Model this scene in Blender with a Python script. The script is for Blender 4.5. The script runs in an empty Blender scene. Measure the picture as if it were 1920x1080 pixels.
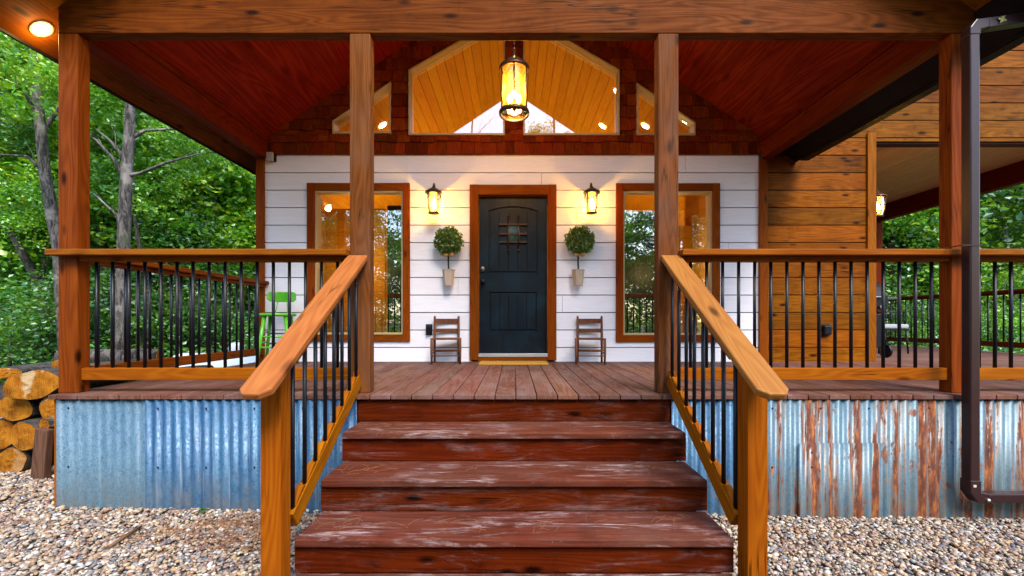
import bpy, bmesh, math, random
import numpy as np
from mathutils import Vector, Matrix
R = math.radians
C = bpy.context.scene.collection
SC = bpy.context.scene
random.seed(7)
EYE = 1.40
# ------------------------------------------------------------------ camera, world, sun, exposure
cam = bpy.data.objects.new("camera", bpy.data.cameras.new("camera"))
C.objects.link(cam); SC.camera = cam
cam.location = (0, 0, EYE); cam.rotation_euler = (R(90), 0, 0)
cam.data.sensor_width = 36; cam.data.lens = 15.0
cam.data.shift_x = -4/1920; cam.data.shift_y = 62/1920
cam.data.clip_start = 0.05; cam.data.clip_end = 500
SUN_EL, SUN_AZ = 50, 155
world = bpy.data.worlds.new("World"); SC.world = world; world.use_nodes = True
nt = world.node_tree
sky = nt.nodes.new("ShaderNodeTexSky"); sky.sky_type = 'NISHITA'; sky.sun_disc = False
sky.sun_elevation = R(SUN_EL); sky.sun_rotation = R(SUN_AZ); sky.air_density = 1.2; sky.dust_density = 1.0
nt.links.new(sky.outputs[0], nt.nodes["Background"].inputs[0])
nt.nodes["Background"].inputs[1].default_value = 0.15
sl = bpy.data.lights.new("sun", 'SUN'); sl.energy = 1.9; sl.angle = R(25); sl.color = (1, .95, .88)
so = bpy.data.objects.new("sun", sl); C.objects.link(so)
sd = Vector((math.sin(R(SUN_AZ))*math.cos(R(SUN_EL)), math.cos(R(SUN_AZ))*math.cos(R(SUN_EL)), math.sin(R(SUN_EL))))
so.rotation_euler = sd.to_track_quat('Z', 'Y').to_euler(); so.location = (0, -5, 20)
SC.view_settings.view_transform = 'Standard'; SC.view_settings.look = 'None'
SC.view_settings.gamma = 1; SC.view_settings.exposure = 1.85
SC.cycles.max_bounces = 8; SC.cycles.transparent_max_bounces = 12
SC.cycles.sample_clamp_indirect = 6
SC.cycles.caustics_reflective = False; SC.cycles.caustics_refractive = False

# ------------------------------------------------------------------ node helpers
class N:
    def __init__(s, name):
        s.m = bpy.data.materials.new(name); s.m.use_nodes = True
        s.t = s.m.node_tree; s.b = s.t.nodes["Principled BSDF"]; s.out = s.t.nodes["Material Output"]
    def n(s, typ, **kw):
        x = s.t.nodes.new("ShaderNode"+typ)
        for k, v in kw.items(): setattr(x, k, v)
        return x
    def l(s, a, b): s.t.links.new(a, b)
    def set(s, i, v):
        if hasattr(v, 'links') or isinstance(v, bpy.types.NodeSocket): s.l(v, i)
        else: i.default_value = v
    def math(s, op, a, b=0.0, c=None, clamp=False):
        x = s.n("Math", operation=op, use_clamp=clamp); s.set(x.inputs[0], a); s.set(x.inputs[1], b)
        if c is not None: s.set(x.inputs[2], c)
        return x.outputs[0]
    def vmath(s, op, a, b):
        x = s.n("VectorMath", operation=op); s.set(x.inputs[0], a); s.set(x.inputs[1], b); return x.outputs[0]
    def noise(s, v, scale, detail=4, rough=.55, dist=0):
        x = s.n("TexNoise"); s.l(v, x.inputs['Vector']); x.inputs['Scale'].default_value = scale
        x.inputs['Detail'].default_value = detail; x.inputs['Roughness'].default_value = rough; x.inputs['Distortion'].default_value = dist
        return x.outputs['Fac']
    def voro(s, v, scale, feature='F1', out='Distance'):
        x = s.n("TexVoronoi", feature=feature); s.l(v, x.inputs['Vector']); x.inputs['Scale'].default_value = scale
        return x.outputs[out]
    def maprange(s, v, a, b, c=0.0, d=1.0):
        x = s.n("MapRange"); s.set(x.inputs[0], v)
        for i, q in zip((1, 2, 3, 4), (a, b, c, d)): x.inputs[i].default_value = q
        return x.outputs[0]
    def mix(s, f, a, b, blend='MIX'):
        x = s.n("Mix", data_type='RGBA', blend_type=blend); s.set(x.inputs[0], f)
        for i, q in ((6, a), (7, b)):
            if isinstance(q, (tuple, list)): x.inputs[i].default_value = (*q[:3], 1)
            else: s.l(q, x.inputs[i])
        return x.outputs[2]
    def ramp(s, v, stops):
        x = s.n("ValToRGB"); s.l(v, x.inputs[0]); e = x.color_ramp.elements
        while len(e) < len(stops): e.new(.5)
        for k, (p, c) in enumerate(stops): e[k].position = p; e[k].color = (*c[:3], 1)
        return x.outputs[0]
    def scale(s, v, sc):
        x = s.n("Mapping"); s.l(v, x.inputs[0]); x.inputs['Scale'].default_value = sc; return x.outputs[0]
    def bump(s, h, strength=.3, dist=.01):
        x = s.n("Bump"); x.inputs['Strength'].default_value = strength; x.inputs['Distance'].default_value = dist
        s.l(h, x.inputs['Height']); s.l(x.outputs[0], s.b.inputs['Normal'])
    def base(s, c): s.set(s.b.inputs['Base Color'], c if not isinstance(c, tuple) else (*c[:3], 1))
    def rough(s, r): s.set(s.b.inputs['Roughness'], r)

def wood(name, light, dark, axis='x', rough=.55, var=.25, knots=.8, grain=1.0, grey=None, greyamt=.0, frost=0.0, bump=.35, scale=1.0, dirt=0.0, spec=.08, k=.56):
    m = N(name)
    sat = lambda c: (c[0]*k, c[1]*k*.93, c[2]*k*(.45 if c[2] < .5*c[1] else .9))
    light, dark = sat(light), sat(dark)
    if grey: grey = tuple(q*k for q in grey)
    tc = m.n("TexCoord"); geo = m.n("NewGeometry"); oi = m.n("ObjectInfo")
    isl = geo.outputs['Random Per Island']
    off = m.n("CombineXYZ"); r1 = m.math('ADD', m.math('MULTIPLY', isl, 31.7), m.math('MULTIPLY', oi.outputs['Random'], 23.1))
    m.l(r1, off.inputs[0]); m.l(m.math('MULTIPLY', r1, 1.7), off.inputs[1]); m.l(m.math('MULTIPLY', r1, .77), off.inputs[2])
    v = m.vmath('ADD', tc.outputs['Object'], off.outputs[0])
    ax = 'xyz'.index(axis)
    s1 = [26*scale]*3; s1[ax] = 1.1*scale
    fine = [95*scale]*3; fine[ax] = 3.0*scale
    wob = m.noise(m.scale(v, tuple([2.2 if i != ax else .8 for i in range(3)])), 1.5, 3)
    g = m.noise(m.scale(v, tuple(s1)), 1.0, 5, .6, 1.2)
    f = m.noise(m.scale(v, tuple(fine)), 1.0, 3, .7)
    # growth rings
    rs = [6*scale]*3; rs[ax] = .5*scale
    rv = m.noise(m.scale(v, tuple(rs)), 1.0, 2, .4, .3)
    rings = m.math('SINE', m.math('MULTIPLY', rv, 110*grain), 0)
    rings = m.maprange(rings, -1, 1)
    h = m.math('ADD', m.math('MULTIPLY', g, .48), m.math('ADD', m.math('MULTIPLY', f, .30), m.math('MULTIPLY', rings, .22)))
    h = m.math('ADD', h, m.math('MULTIPLY', m.math('SUBTRACT', wob, .5), .5))
    col = m.mix(m.maprange(h, .18, .80), dark, light)
    ks = [7*scale]*3; ks[ax] = 2.6*scale
    kd = m.voro(m.scale(v, tuple(ks)), 1.0)
    kn = m.maprange(m.math('ADD', kd, m.math('MULTIPLY', f, .05)), .10, .21, 1, 0)
    kmask = m.math('MULTIPLY', kn, knots, clamp=True)
    col = m.mix(kmask, col, tuple(c*.22 for c in dark))
    if knots >= .8:
        cs_ = [9]*3; cs_[ax] = .45
        cn = m.math('ABSOLUTE', m.math('SUBTRACT', m.noise(m.scale(v, tuple(cs_)), 1.0, 3, .6), .5))
        cm = m.math('MULTIPLY', m.maprange(cn, .004, .012, 1, 0), m.maprange(m.noise(v, 1.6, 2), .52, .60))
        col = m.mix(m.math('MULTIPLY', cm, .75), col, tuple(c*.15 for c in dark))
    if var:
        hs = m.n("HueSaturation"); m.l(col, hs.inputs['Color'])
        m.l(m.maprange(m.math('FRACT', m.math('MULTIPLY', r1, 5.3)), 0, 1, 1-var, 1+var), hs.inputs['Value'])
        m.l(m.maprange(m.math('FRACT', m.math('MULTIPLY', r1, 9.1)), 0, 1, .493, .507), hs.inputs['Hue'])
        col = hs.outputs[0]
    if grey:
        gm = m.maprange(m.noise(m.scale(v, tuple([3 if i != ax else 1.2 for i in range(3)])), 1.3, 5, .65), .42, .7, 0, greyamt)
        col = m.mix(gm, col, grey)
    if dirt:
        dm = m.maprange(m.noise(v, 5, 6, .7), .5, .75, 0, dirt)
        col = m.mix(dm, col, tuple(c*.3 for c in dark))
    if frost:
        fs = [11]*3; fs[ax] = 1.7
        fm = m.noise(m.scale(v, tuple(fs)), 1.0, 9, .78, .9)
        fm2 = m.noise(m.scale(v, tuple(q*6 for q in fs)), 1.0, 4, .75)
        fr = m.math('MULTIPLY', m.maprange(fm, .50, .64), m.maprange(fm2, .38, .60, .1, 1))
        fr = m.math('MULTIPLY', fr, m.maprange(m.noise(v, 2.3, 3, .6), .42, .58, .05, 1))
        col = m.mix(m.math('MULTIPLY', fr, frost), col, (.40, .32, .32))
        sp = m.maprange(m.voro(v, 38), .0, .12, 1, 0)
        col = m.mix(m.math('MULTIPLY', m.math('MULTIPLY', sp, m.maprange(fm, .4, .6)), frost*.8), col, (.42, .38, .38))
    m.base(col)
    m.rough(m.maprange(h, .3, .7, min(1, rough+.15), rough))
    m.bump(h, bump, .004); m.b.inputs['Specular IOR Level'].default_value = spec; m.b.inputs['Specular Tint'].default_value = (1, .62, .38, 1)
    return m.m

def plain(name, c, rough=.5, metal=0, noise=.15, nscale=20, bump=0, coat=0, spec=.5):
    m = N(name); tc = m.n("TexCoord")
    f = m.noise(tc.outputs['Object'], nscale, 5, .6)
    col = m.mix(m.maprange(f, .3, .7), tuple(x*(1-noise) for x in c), tuple(min(1, x*(1+noise)) for x in c))
    m.base(col); m.rough(m.maprange(f, .3, .7, rough*.85, min(1, rough*1.15))); m.b.inputs['Metallic'].default_value = metal
    if coat: m.b.inputs['Coat Weight'].default_value = coat
    if bump: m.bump(f, bump, .003)
    m.b.inputs['Specular IOR Level'].default_value = spec
    return m.m

def emit(name, c, s):
    m = N(name); m.b.inputs['Base Color'].default_value = (*c, 1)
    m.b.inputs['Emission Color'].default_value = (*c, 1); m.b.inputs['Emission Strength'].default_value = s
    return m.m

def glass(name, refl, tint=(1, 1, 1), rough=.01, translucent=0.0, seeded=False):
    m = N(name); t = m.n("BsdfTransparent"); t.inputs[0].default_value = (*tint, 1)
    g = m.n("BsdfGlossy"); g.inputs[0].default_value = (1, 1, 1, 1); g.inputs['Roughness'].default_value = rough
    lw = m.n("LayerWeight"); lw.inputs[0].default_value = .25
    tc = m.n("TexCoord")
    b = m.n("Bump"); b.inputs['Strength'].default_value = .5 if seeded else .012; b.inputs['Distance'].default_value = .01
    m.l(m.noise(tc.outputs['Object'], 60 if seeded else 1.7, 2), b.inputs['Height']); m.l(b.outputs[0], g.inputs['Normal'])
    fac = m.maprange(lw.outputs['Fresnel'], 0, 1, refl, 1)
    mx = m.n("MixShader"); m.l(fac, mx.inputs[0]); 
    if translucent:
        tr = m.n("BsdfTranslucent"); tr.inputs[0].default_value = (*tint, 1)
        m2 = m.n("MixShader"); m2.inputs[0].default_value = translucent; m.l(t.outputs[0], m2.inputs[1]); m.l(tr.outputs[0], m2.inputs[2])
        m.l(m2.outputs[0], mx.inputs[1])
    else: m.l(t.outputs[0], mx.inputs[1])
    m.l(g.outputs[0], mx.inputs[2]); m.l(mx.outputs[0], m.out.inputs['Surface'])
    return m.m

# ------------------------------------------------------------------ materials
M = {}
OR_L, OR_D = (.50, .165, .012), (.27, .062, .004)
for a in 'xyz':
    M['orange_'+a] = wood('orange_stained_wood_'+a, OR_L, OR_D, a, .5, .12, .8)
    M['brown_'+a] = wood('brown_stained_wood_'+a, (.32, .080, .010), (.13, .024, .003), a, .5, .12, 1.0)
    M['red_'+a] = wood('red_stained_wood_'+a, (.26, .026, .006), (.11, .008, .002), a, .55, .12, .6)
M['beam'] = wood('beam_wood', (.35, .084, .010), (.11, .020, .003), 'x', .55, 0, 1.0, 1.2, dirt=.45, k=.42)
M['midpost'] = wood('weathered_post_wood', (.36, .12, .050), (.12, .034, .015), 'z', .65, .1, 1.0, grey=(.25, .125, .080), greyamt=.6, k=.42)
M['cap'] = wood('handrail_cap_wood', (.57, .23, .11), (.34, .105, .045), 'y', .45, .1, .9, scale=.9, spec=.3)
M['capx'] = wood('rail_cap_wood', (.44, .14, .016), (.23, .055, .006), 'x', .45, .1, .6)
M['ceiling'] = wood('red_plywood', (.25, .024, .010), (.085, .006, .003), 'y', .7, .15, .5, scale=.6, k=1.0, dirt=.35)
M['deck'] = wood('deck_boards', (.25, .108, .074), (.10, .038, .026), 'y', .55, .22, .35, grey=(.28, .19, .175), greyamt=.6, frost=.22, dirt=.3)
M['deckx'] = wood('deck_boards_across', (.26, .13, .10), (.12, .05, .038), 'x', .55, .22, .3, grey=(.30, .22, .2), greyamt=.6)
M['tread'] = wood('tread_wood', (.23, .060, .034), (.085, .020, .012), 'x', .5, .15, .3, grey=(.20, .11, .085), greyamt=.4, frost=1.0, dirt=.4, k=.50)
M['riser'] = wood('riser_wood', (.27, .044, .010), (.090, .013, .004), 'x', .45, .15, 1.0, dirt=.5, frost=.22, k=.34)
M['amber'] = wood('amber_siding_wood', (.44, .142, .010), (.14, .034, .003), 'x', .5, .28, 1.0, scale=1.0, dirt=.6, k=.50)
M['amber_trim'] = wood('amber_trim_wood', (.44, .155, .014), (.22, .06, .005), 'z', .5, .1, .6)
M['inside'] = wood('interior_boards', (.70, .36, .05), (.52, .24, .03), 'y', .5, .08, .2, k=.8)
M['insidex'] = wood('interior_wall_boards', (.66, .36, .06), (.48, .22, .03), 'x', .5, .08, .3, k=.8)
M['white'] = wood('white_painted_boards', (.82, .85, .92), (.73, .76, .83), 'x', .55, .04, .05, dirt=0, k=1.0)
M['shake'] = wood('cedar_shakes', (.40, .065, .014), (.15, .016, .004), 'z', .7, .38, .1, scale=1.2)
M['trimx'] = wood('window_trim_wood_across', (.42, .095, .012), (.20, .035, .004), 'x', .5, .1, .7)
M['trimz'] = wood('window_trim_wood', (.42, .095, .012), (.20, .035, .004), 'z', .5, .1, .7)
M['cream'] = plain('cream_vinyl', (.44, .32, .15), .4, 0, .05)
M['black'] = plain('black_metal', (.0022, .0034, .0065), .42, .0, .3, 30, spec=.25)
M['iron'] = plain('bronze_iron', (.055, .026, .012), .4, .6, .3, 40)
M['rod'] = M['black']
M['dspout'] = plain('brown_aluminium', (.022, .007, .007), .34, .0, .08, 8, coat=.0, spec=.35)
M['darkmetal'] = plain('dark_fascia_metal', (.006, .004, .004), .6, 0, .2, 10, spec=.15)
M['roof'] = plain('roof_shingles', (.05, .045, .04), .9, 0, .3, 60, .4)
M['glass'] = glass('window_glass', .17)
M['lampglass'] = glass('amber_lamp_glass', .03, (1.0, .66, .12), .05, .07, False)
M['lampglass2'] = glass('clear_seeded_glass', .08, (1.0, .80, .28), .05, .08, True)
M['bulb'] = emit('lamp_bulb', (1, .74, .34), 60)
M['canlight'] = emit('recessed_lamp', (1, .80, .48), 12)
M['green'] = plain('lime_green_paint', (.07, .36, .006), .35, 0, .12, 14, coat=.3)
M['childwood'] = wood('small_chair_wood', (.32, .14, .08), (.15, .06, .035), 'z', .55, .1, .2)
M['whitewash'] = wood('whitewashed_pot', (.70, .60, .50), (.5, .38, .3), 'z', .7, .05, .2, k=.75)
M['silver'] = plain('satin_nickel', (.55, .55, .55), .3, .9, .1)
M['tank'] = plain('white_tank_paint', (.42, .48, .55), .35, 0, .06, 6)
M['cushion'] = plain('grey_cushion', (.30, .32, .35), .85, 0, .1, 60, .2)
M['bone'] = plain('off_white_plastic', (.42, .37, .32), .5, 0, .04)
M['threshold'] = plain('aluminium_threshold', (.45, .45, .45), .35, .5, .1)

def m_mat():
    m = N('coir_mat'); tc = m.n("TexCoord"); v = tc.outputs['Object']
    f = m.noise(v, 260, 2, .6); w = m.voro(m.scale(v, (14, 22, 1)), 1.0)
    g = m.maprange(w, .18, .30, 1, 0)
    sp = m.n("SeparateXYZ"); m.l(v, sp.inputs[0])
    inside = m.math('MULTIPLY', m.math('LESS_THAN', m.math('ABSOLUTE', sp.outputs[0]), .36), m.math('LESS_THAN', m.math('ABSOLUTE', sp.outputs[1]), .13))
    c = m.mix(m.maprange(f, .3, .7), (.34, .16, .012), (.48, .24, .02))
    c = m.mix(m.math('MULTIPLY', g, inside), c, (.12, .20, .03)); m.base(c); m.rough(.95); m.bump(f, .8, .006); return m.m
M['mat'] = m_mat()

def m_door():
    m = N('blue_black_stained_door'); tc = m.n("TexCoord"); v = tc.outputs['Object']
    f = m.noise(m.scale(v, (18, 18, 1.2)), 1.0, 5, .65, .8); g = m.noise(v, 3.2, 4, .6)
    c = m.mix(m.maprange(f, .3, .7), (.0008, .0018, .0036), (.003, .009, .016))
    c = m.mix(m.maprange(g, .45, .7), c, (.005, .018, .030))
    m.base(c); m.rough(m.maprange(f, .3, .7, .5, .34)); m.bump(f, .25, .003); m.b.inputs['Specular IOR Level'].default_value = .22
    return m.m
M['door'] = m_door()

def m_galv(name, rust, deep=False):
    m = N(name); tc = m.n("TexCoord"); v = tc.outputs['Object']
    sp = m.voro(m.scale(v, (1, 1, .7)), 95, out='Color'); sps = m.n("SeparateColor"); m.l(sp, sps.inputs[0])
    big = m.noise(m.scale(v, (3.0, 1, .55)), 1.6, 4, .6)
    strip = m.noise(m.scale(v, (26, 1, 1.1)), 1.0, 4, .6)
    A, B_, D_ = ((.012, .060, .140), (.040, .125, .215), (.004, .024, .065)) if deep else ((.050, .112, .165), (.095, .165, .215), (.018, .052, .088))
    if rust: A, B_, D_ = (.034, .095, .145), (.095, .150, .175), (.020, .062, .105)
    c = m.mix(m.maprange(big, .35, .65), A, B_)
    sq = m.maprange(m.noise(m.scale(v, (1, 1, .75)), 38, 5, .8, 2.2), .50, .56)
    c = m.mix(m.math('MULTIPLY', sq, .8), c, D_)
    c = m.mix(m.math('MULTIPLY', m.maprange(sps.outputs[0], .3, 1), .35), c, B_)
    c = m.mix(m.maprange(strip, .57, .68, 0, .15 if rust else .8 if deep else .3), c, (.19, .24, .29))
    sz = m.n("SeparateXYZ"); m.l(v, sz.inputs[0])
    low = m.math('MULTIPLY', m.maprange(sz.outputs[2], .36, .05), m.maprange(m.noise(v, 7, 5, .6), .35, .6))
    c = m.mix(m.math('MULTIPLY', low, .7), c, (.12, .118, .11))
    metal, rgh = .25, .38
    if rust:
        isl = m.n("NewGeometry").outputs['Random Per Island']
        rs = m.noise(m.scale(v, (10.5, 1, .42)), 1.0, 6, .62, .25)
        edge = m.noise(m.scale(v, (38, 1, 9)), 1.0, 5, .75)
        rr = m.math('ADD', rs, m.math('MULTIPLY', m.math('SUBTRACT', edge, .5), .20))
        pale = m.maprange(m.noise(m.scale(v, (5, 1, .7)), 1.3, 5, .65), .5, .72)
        c = m.mix(m.math('MULTIPLY', pale, .5), c, (.13, .13, .10))
        rmask = m.maprange(rr, .515, .535)
        rmask0 = m.maprange(rr, .48, .51)
        patch = m.maprange(m.math('ADD', m.noise(m.scale(v, (9, 1, 5)), 1.0, 6, .7), m.math('MULTIPLY', edge, .1)), .64, .68)
        c = m.mix(m.math('MULTIPLY', rmask0, m.math('MULTIPLY', m.math('SUBTRACT', 1.0, rmask), .7)), c, (.15, .085, .045))
        rc = m.ramp(m.noise(m.scale(v, (30, 1, 7)), 1.0, 6, .7), [(.3, (.035, .008, .004)), (.50, (.10, .022, .006)), (.62, (.26, .080, .012)), (.78, (.30, .19, .10))])
        rm = m.math('MAXIMUM', rmask, m.math('MULTIPLY', patch, .85))
        c = m.mix(rm, c, rc)
        m.set(m.b.inputs['Metallic'], m.math('MULTIPLY', m.math('SUBTRACT', 1.0, rm), .2))
        m.rough(m.maprange(rm, 0, 1, .42, .9))
    else:
        spr = m.maprange(m.noise(m.scale(v, (20, 1, 7)), 1.0, 6, .7), .70, .73)
        c = m.mix(m.math('MULTIPLY', spr, .8), c, (.18, .10, .06))
        m.b.inputs['Metallic'].default_value = metal; m.rough(m.maprange(sps.outputs[1], 0, 1, .38, .6))
    m.base(c); m.bump(m.noise(v, 90, 3), .12, .003)
    return m.m
M['galv'] = m_galv('galvanised_sheet', False); M['galvdeep'] = m_galv('blue_galvanised_sheet', False, True); M['rust'] = m_galv('rusty_sheet', True)

def m_leaf(name, a, b, c3):
    m = N(name); geo = m.n("NewGeometry"); tc = m.n("TexCoord"); oi = m.n("ObjectInfo")
    rnd = m.math('FRACT', m.math('ADD', geo.outputs['Random Per Island'], oi.outputs['Random']))
    cl = m.noise(geo.outputs['Position'], .55, 3, .6)
    col = m.ramp(m.math('ADD', m.math('MULTIPLY', rnd, .5), m.math('MULTIPLY', m.maprange(cl, .3, .7), .5)), [(.05, a), (.5, b), (.92, c3)])
    m.t.nodes.remove(m.b)
    d = m.n("BsdfDiffuse"); t = m.n("BsdfTranslucent"); g = m.n("BsdfGlossy"); g.inputs['Roughness'].default_value = .4
    g.inputs[0].default_value = (.8, .9, 1, 1)
    m.l(col, d.inputs[0]); m.l(m.mix(.4, col, (.34, .55, .02)), t.inputs[0])
    x = m.n("MixShader"); x.inputs[0].default_value = .42; m.l(d.outputs[0], x.inputs[1]); m.l(t.outputs[0], x.inputs[2])
    y = m.n("MixShader"); y.inputs[0].default_value = .07; m.l(x.outputs[0], y.inputs[1]); m.l(g.outputs[0], y.inputs[2])
    m.l(y.outputs[0], m.out.inputs['Surface']); return m.m
M['leaf'] = m_leaf('broad_leaves', (.022, .135, .010), (.12, .40, .010), (.58, .74, .03))
M['leaf_dark'] = m_leaf('dark_leaves', (.006, .045, .008), (.026, .15, .010), (.20, .38, .02))
M['topleaf'] = m_leaf('topiary_leaves', (.016, .06, .003), (.07, .15, .006), (.32, .36, .03))

def m_bark(name, a, b):
    m = N(name); tc = m.n("TexCoord"); v = tc.outputs['Object']
    f = m.noise(m.scale(v, (9, 9, 2.0)), 2.0, 6, .7, .8); g = m.noise(v, 2.2, 4, .65)
    c = m.mix(m.maprange(f, .42, .58), a, b)
    c = m.mix(m.maprange(g, .55, .64, 0, .7), c, tuple(min(1, x*1.7+.04) for x in b))
    c = m.mix(m.maprange(m.noise(v, 3.1, 3), .58, .66, 0, .5), c, (.05, .08, .03))
    m.base(c); m.rough(.95); m.bump(f, 1.0, .03); return m.m
M['bark_grey'] = m_bark('grey_bark', (.012, .010, .009), (.115, .100, .088))
M['bark_dark'] = m_bark('dark_bark', (.008, .006, .005), (.055, .043, .035))

def m_logend():
    m = N('cut_log_end'); tc = m.n("TexCoord"); v = tc.outputs['Object']; oi = m.n("ObjectInfo")
    sp = m.n("SeparateXYZ"); m.l(m.scale(v, (1, 0, 1)), sp.inputs[0])
    off = m.math('MULTIPLY', oi.outputs['Random'], 30)
    cb = m.n("CombineXYZ"); m.l(off, cb.inputs[0]); v2 = m.vmath('ADD', v, cb.outputs[0])
    n1 = m.noise(v2, 9, 5, .6); n2 = m.noise(v2, 3.2, 4, .6)
    ln = m.n("VectorMath", operation='LENGTH'); m.l(m.scale(v, (1, 0, 1)), ln.inputs[0])
    rad = m.math('ADD', ln.outputs['Value'], m.math('MULTIPLY', n1, .02))
    rings = m.maprange(m.math('SINE', m.math('MULTIPLY', rad, 420), 0), -1, 1)
    c = m.mix(m.maprange(n1, .35, .65), (.20, .055, .004), (.38, .15, .012))
    c = m.mix(m.math('MULTIPLY', rings, .35), c, (.14, .03, .003))
    c = m.mix(m.maprange(n2, .50, .62, 0, .75), c, (.05, .010, .002))
    nv = m.n("VectorMath", operation='NORMALIZE'); m.l(m.scale(v, (1, 0, 1)), nv.inputs[0]); nv2 = m.vmath('ADD', nv.outputs[0], cb.outputs[0])
    crack = m.math('MULTIPLY', m.maprange(m.noise(nv2, 9, 3, .8), .60, .66), m.maprange(ln.outputs['Value'], .01, .05))
    c = m.mix(m.math('MULTIPLY', crack, .8), c, (.03, .008, .003))
    saw = m.maprange(m.noise(m.scale(v2, (70, 1, 4)), 1.0, 3, .6), .4, .6, 0, .25); c = m.mix(saw, c, (.42, .20, .02))
    wm = m.maprange(m.noise(v2, 5.1, 4, .5), .56, .62, 0, .85)
    c = m.mix(m.math('MULTIPLY', wm, m.maprange(oi.outputs['Random'], .25, .6)), c, (.40, .30, .17))
    m.b.inputs['Specular IOR Level'].default_value = .05; m.base(c); m.rough(.85); m.bump(m.math('ADD', n1, m.math('MULTIPLY', rings, .15)), .7, .012); return m.m
M['logend'] = m_logend()

def m_gravel():
    m = N('river_pebbles'); geo = m.n("NewGeometry"); r = geo.outputs['Random Per Island']
    c = m.ramp(r, [(0, (.34, .24, .15)), (.12, (.50, .45, .36)), (.24, (.26, .115, .05)), (.36, (.055, .085, .125)), (.48, (.42, .25, .13)), (.6, (.13, .16, .19)), (.72, (.40, .28, .14)), (.84, (.13, .05, .03)), (.93, (.55, .53, .50)), (1, (.26, .20, .17))])
    v = geo.outputs['Position']; f = m.noise(v, 90, 3, .6)
    c = m.mix(m.maprange(f, .3, .7, 0, .35), c, (.10, .07, .05))
    m.base(c); m.rough(m.maprange(f, .3, .7, .45, .75)); return m.m
M['gravel'] = m_gravel()
def m_ground():
    m = N('gravel_bed'); geo = m.n("NewGeometry"); v = geo.outputs['Position']
    vc = m.n("TexVoronoi"); m.l(v, vc.inputs['Vector']); vc.inputs['Scale'].default_value = 28
    s = m.n("SeparateColor"); m.l(vc.outputs['Color'], s.inputs[0])
    peb = m.ramp(s.outputs[0], [(0, (.14, .10, .07)), (.3, (.20, .17, .14)), (.6, (.06, .06, .07)), (.8, (.15, .08, .05)), (1, (.26, .23, .20))])
    peb = m.mix(m.maprange(vc.outputs['Distance'], .25, .6, 0, .8), peb, (.06, .04, .03))
    dirt = m.mix(m.noise(v, 3, 6, .7), (.02, .035, .012), (.09, .06, .035))
    sx = m.n("SeparateXYZ"); m.l(v, sx.inputs[0])
    dist = m.math('SQRT', m.math('ADD', m.math('MULTIPLY', sx.outputs[0], sx.outputs[0]), m.math('MULTIPLY', sx.outputs[1], sx.outputs[1])))
    msk = m.maprange(m.math('ADD', dist, m.math('MULTIPLY', m.noise(v, .8, 4), 3)), 8, 9.5)
    m.base(m.mix(msk, peb, dirt)); m.rough(.9); m.bump(vc.outputs['Distance'], .8, .02); return m.m
M['ground'] = m_ground()
M['sticks'] = plain('stick_bark', (.11, .05, .02), .8, 0, .3, 60)
M['needle'] = plain('dry_pine_needles', (.22, .085, .03), .7, 0, .3, 3)

# ------------------------------------------------------------------ mesh builder
def hclip(poly, a, b, c):
    """keep the side a*x+b*z+c >= 0"""
    out = []
    n = len(poly)
    for i in range(n):
        p, q = poly[i], poly[(i+1) % n]
        dp, dq = a*p[0]+b*p[1]+c, a*q[0]+b*q[1]+c
        if dp >= 0: out.append(p)
        if (dp >= 0) != (dq >= 0):
            t = dp/(dp-dq); out.append((p[0]+t*(q[0]-p[0]), p[1]+t*(q[1]-p[1])))
    return out
def area(p): return .5*sum(p[i][0]*p[(i+1) % len(p)][1]-p[(i+1) % len(p)][0]*p[i][1] for i in range(len(p)))
def subtract(poly, hole):
    """poly minus convex hole (CCW) -> convex pieces"""
    res, cur, n = [], poly, len(hole)
    for i in range(n):
        p, q = hole[i], hole[(i+1) % n]
        a, b = -(q[1]-p[1]), (q[0]-p[0]); c = -(a*p[0]+b*p[1])   # inside >= 0
        o = hclip(cur, -a, -b, -c)
        if len(o) > 2 and abs(area(o)) > 1e-6: res.append(o)
        cur = hclip(cur, a, b, c)
        if len(cur) < 3: return res
    return res
def inset(poly, w):
    n = len(poly); L = []
    for i in range(n):
        p, q = Vector(poly[i]), Vector(poly[(i+1) % n]); d = (q-p).normalized(); nn = Vector((-d.y, d.x))
        L.append((p+nn*w, d))
    out = []
    for i in range(n):
        p, d = L[i-1]; q, e = L[i]
        cr = d.x*e.y-d.y*e.x; t = ((q.x-p.x)*e.y-(q.y-p.y)*e.x)/cr
        out.append((p.x+d.x*t, p.y+d.y*t))
    return out

def wloc(o):
    v = Vector((0, 0, 0))
    while o is not None: v += o.location; o = o.parent
    return v

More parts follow.
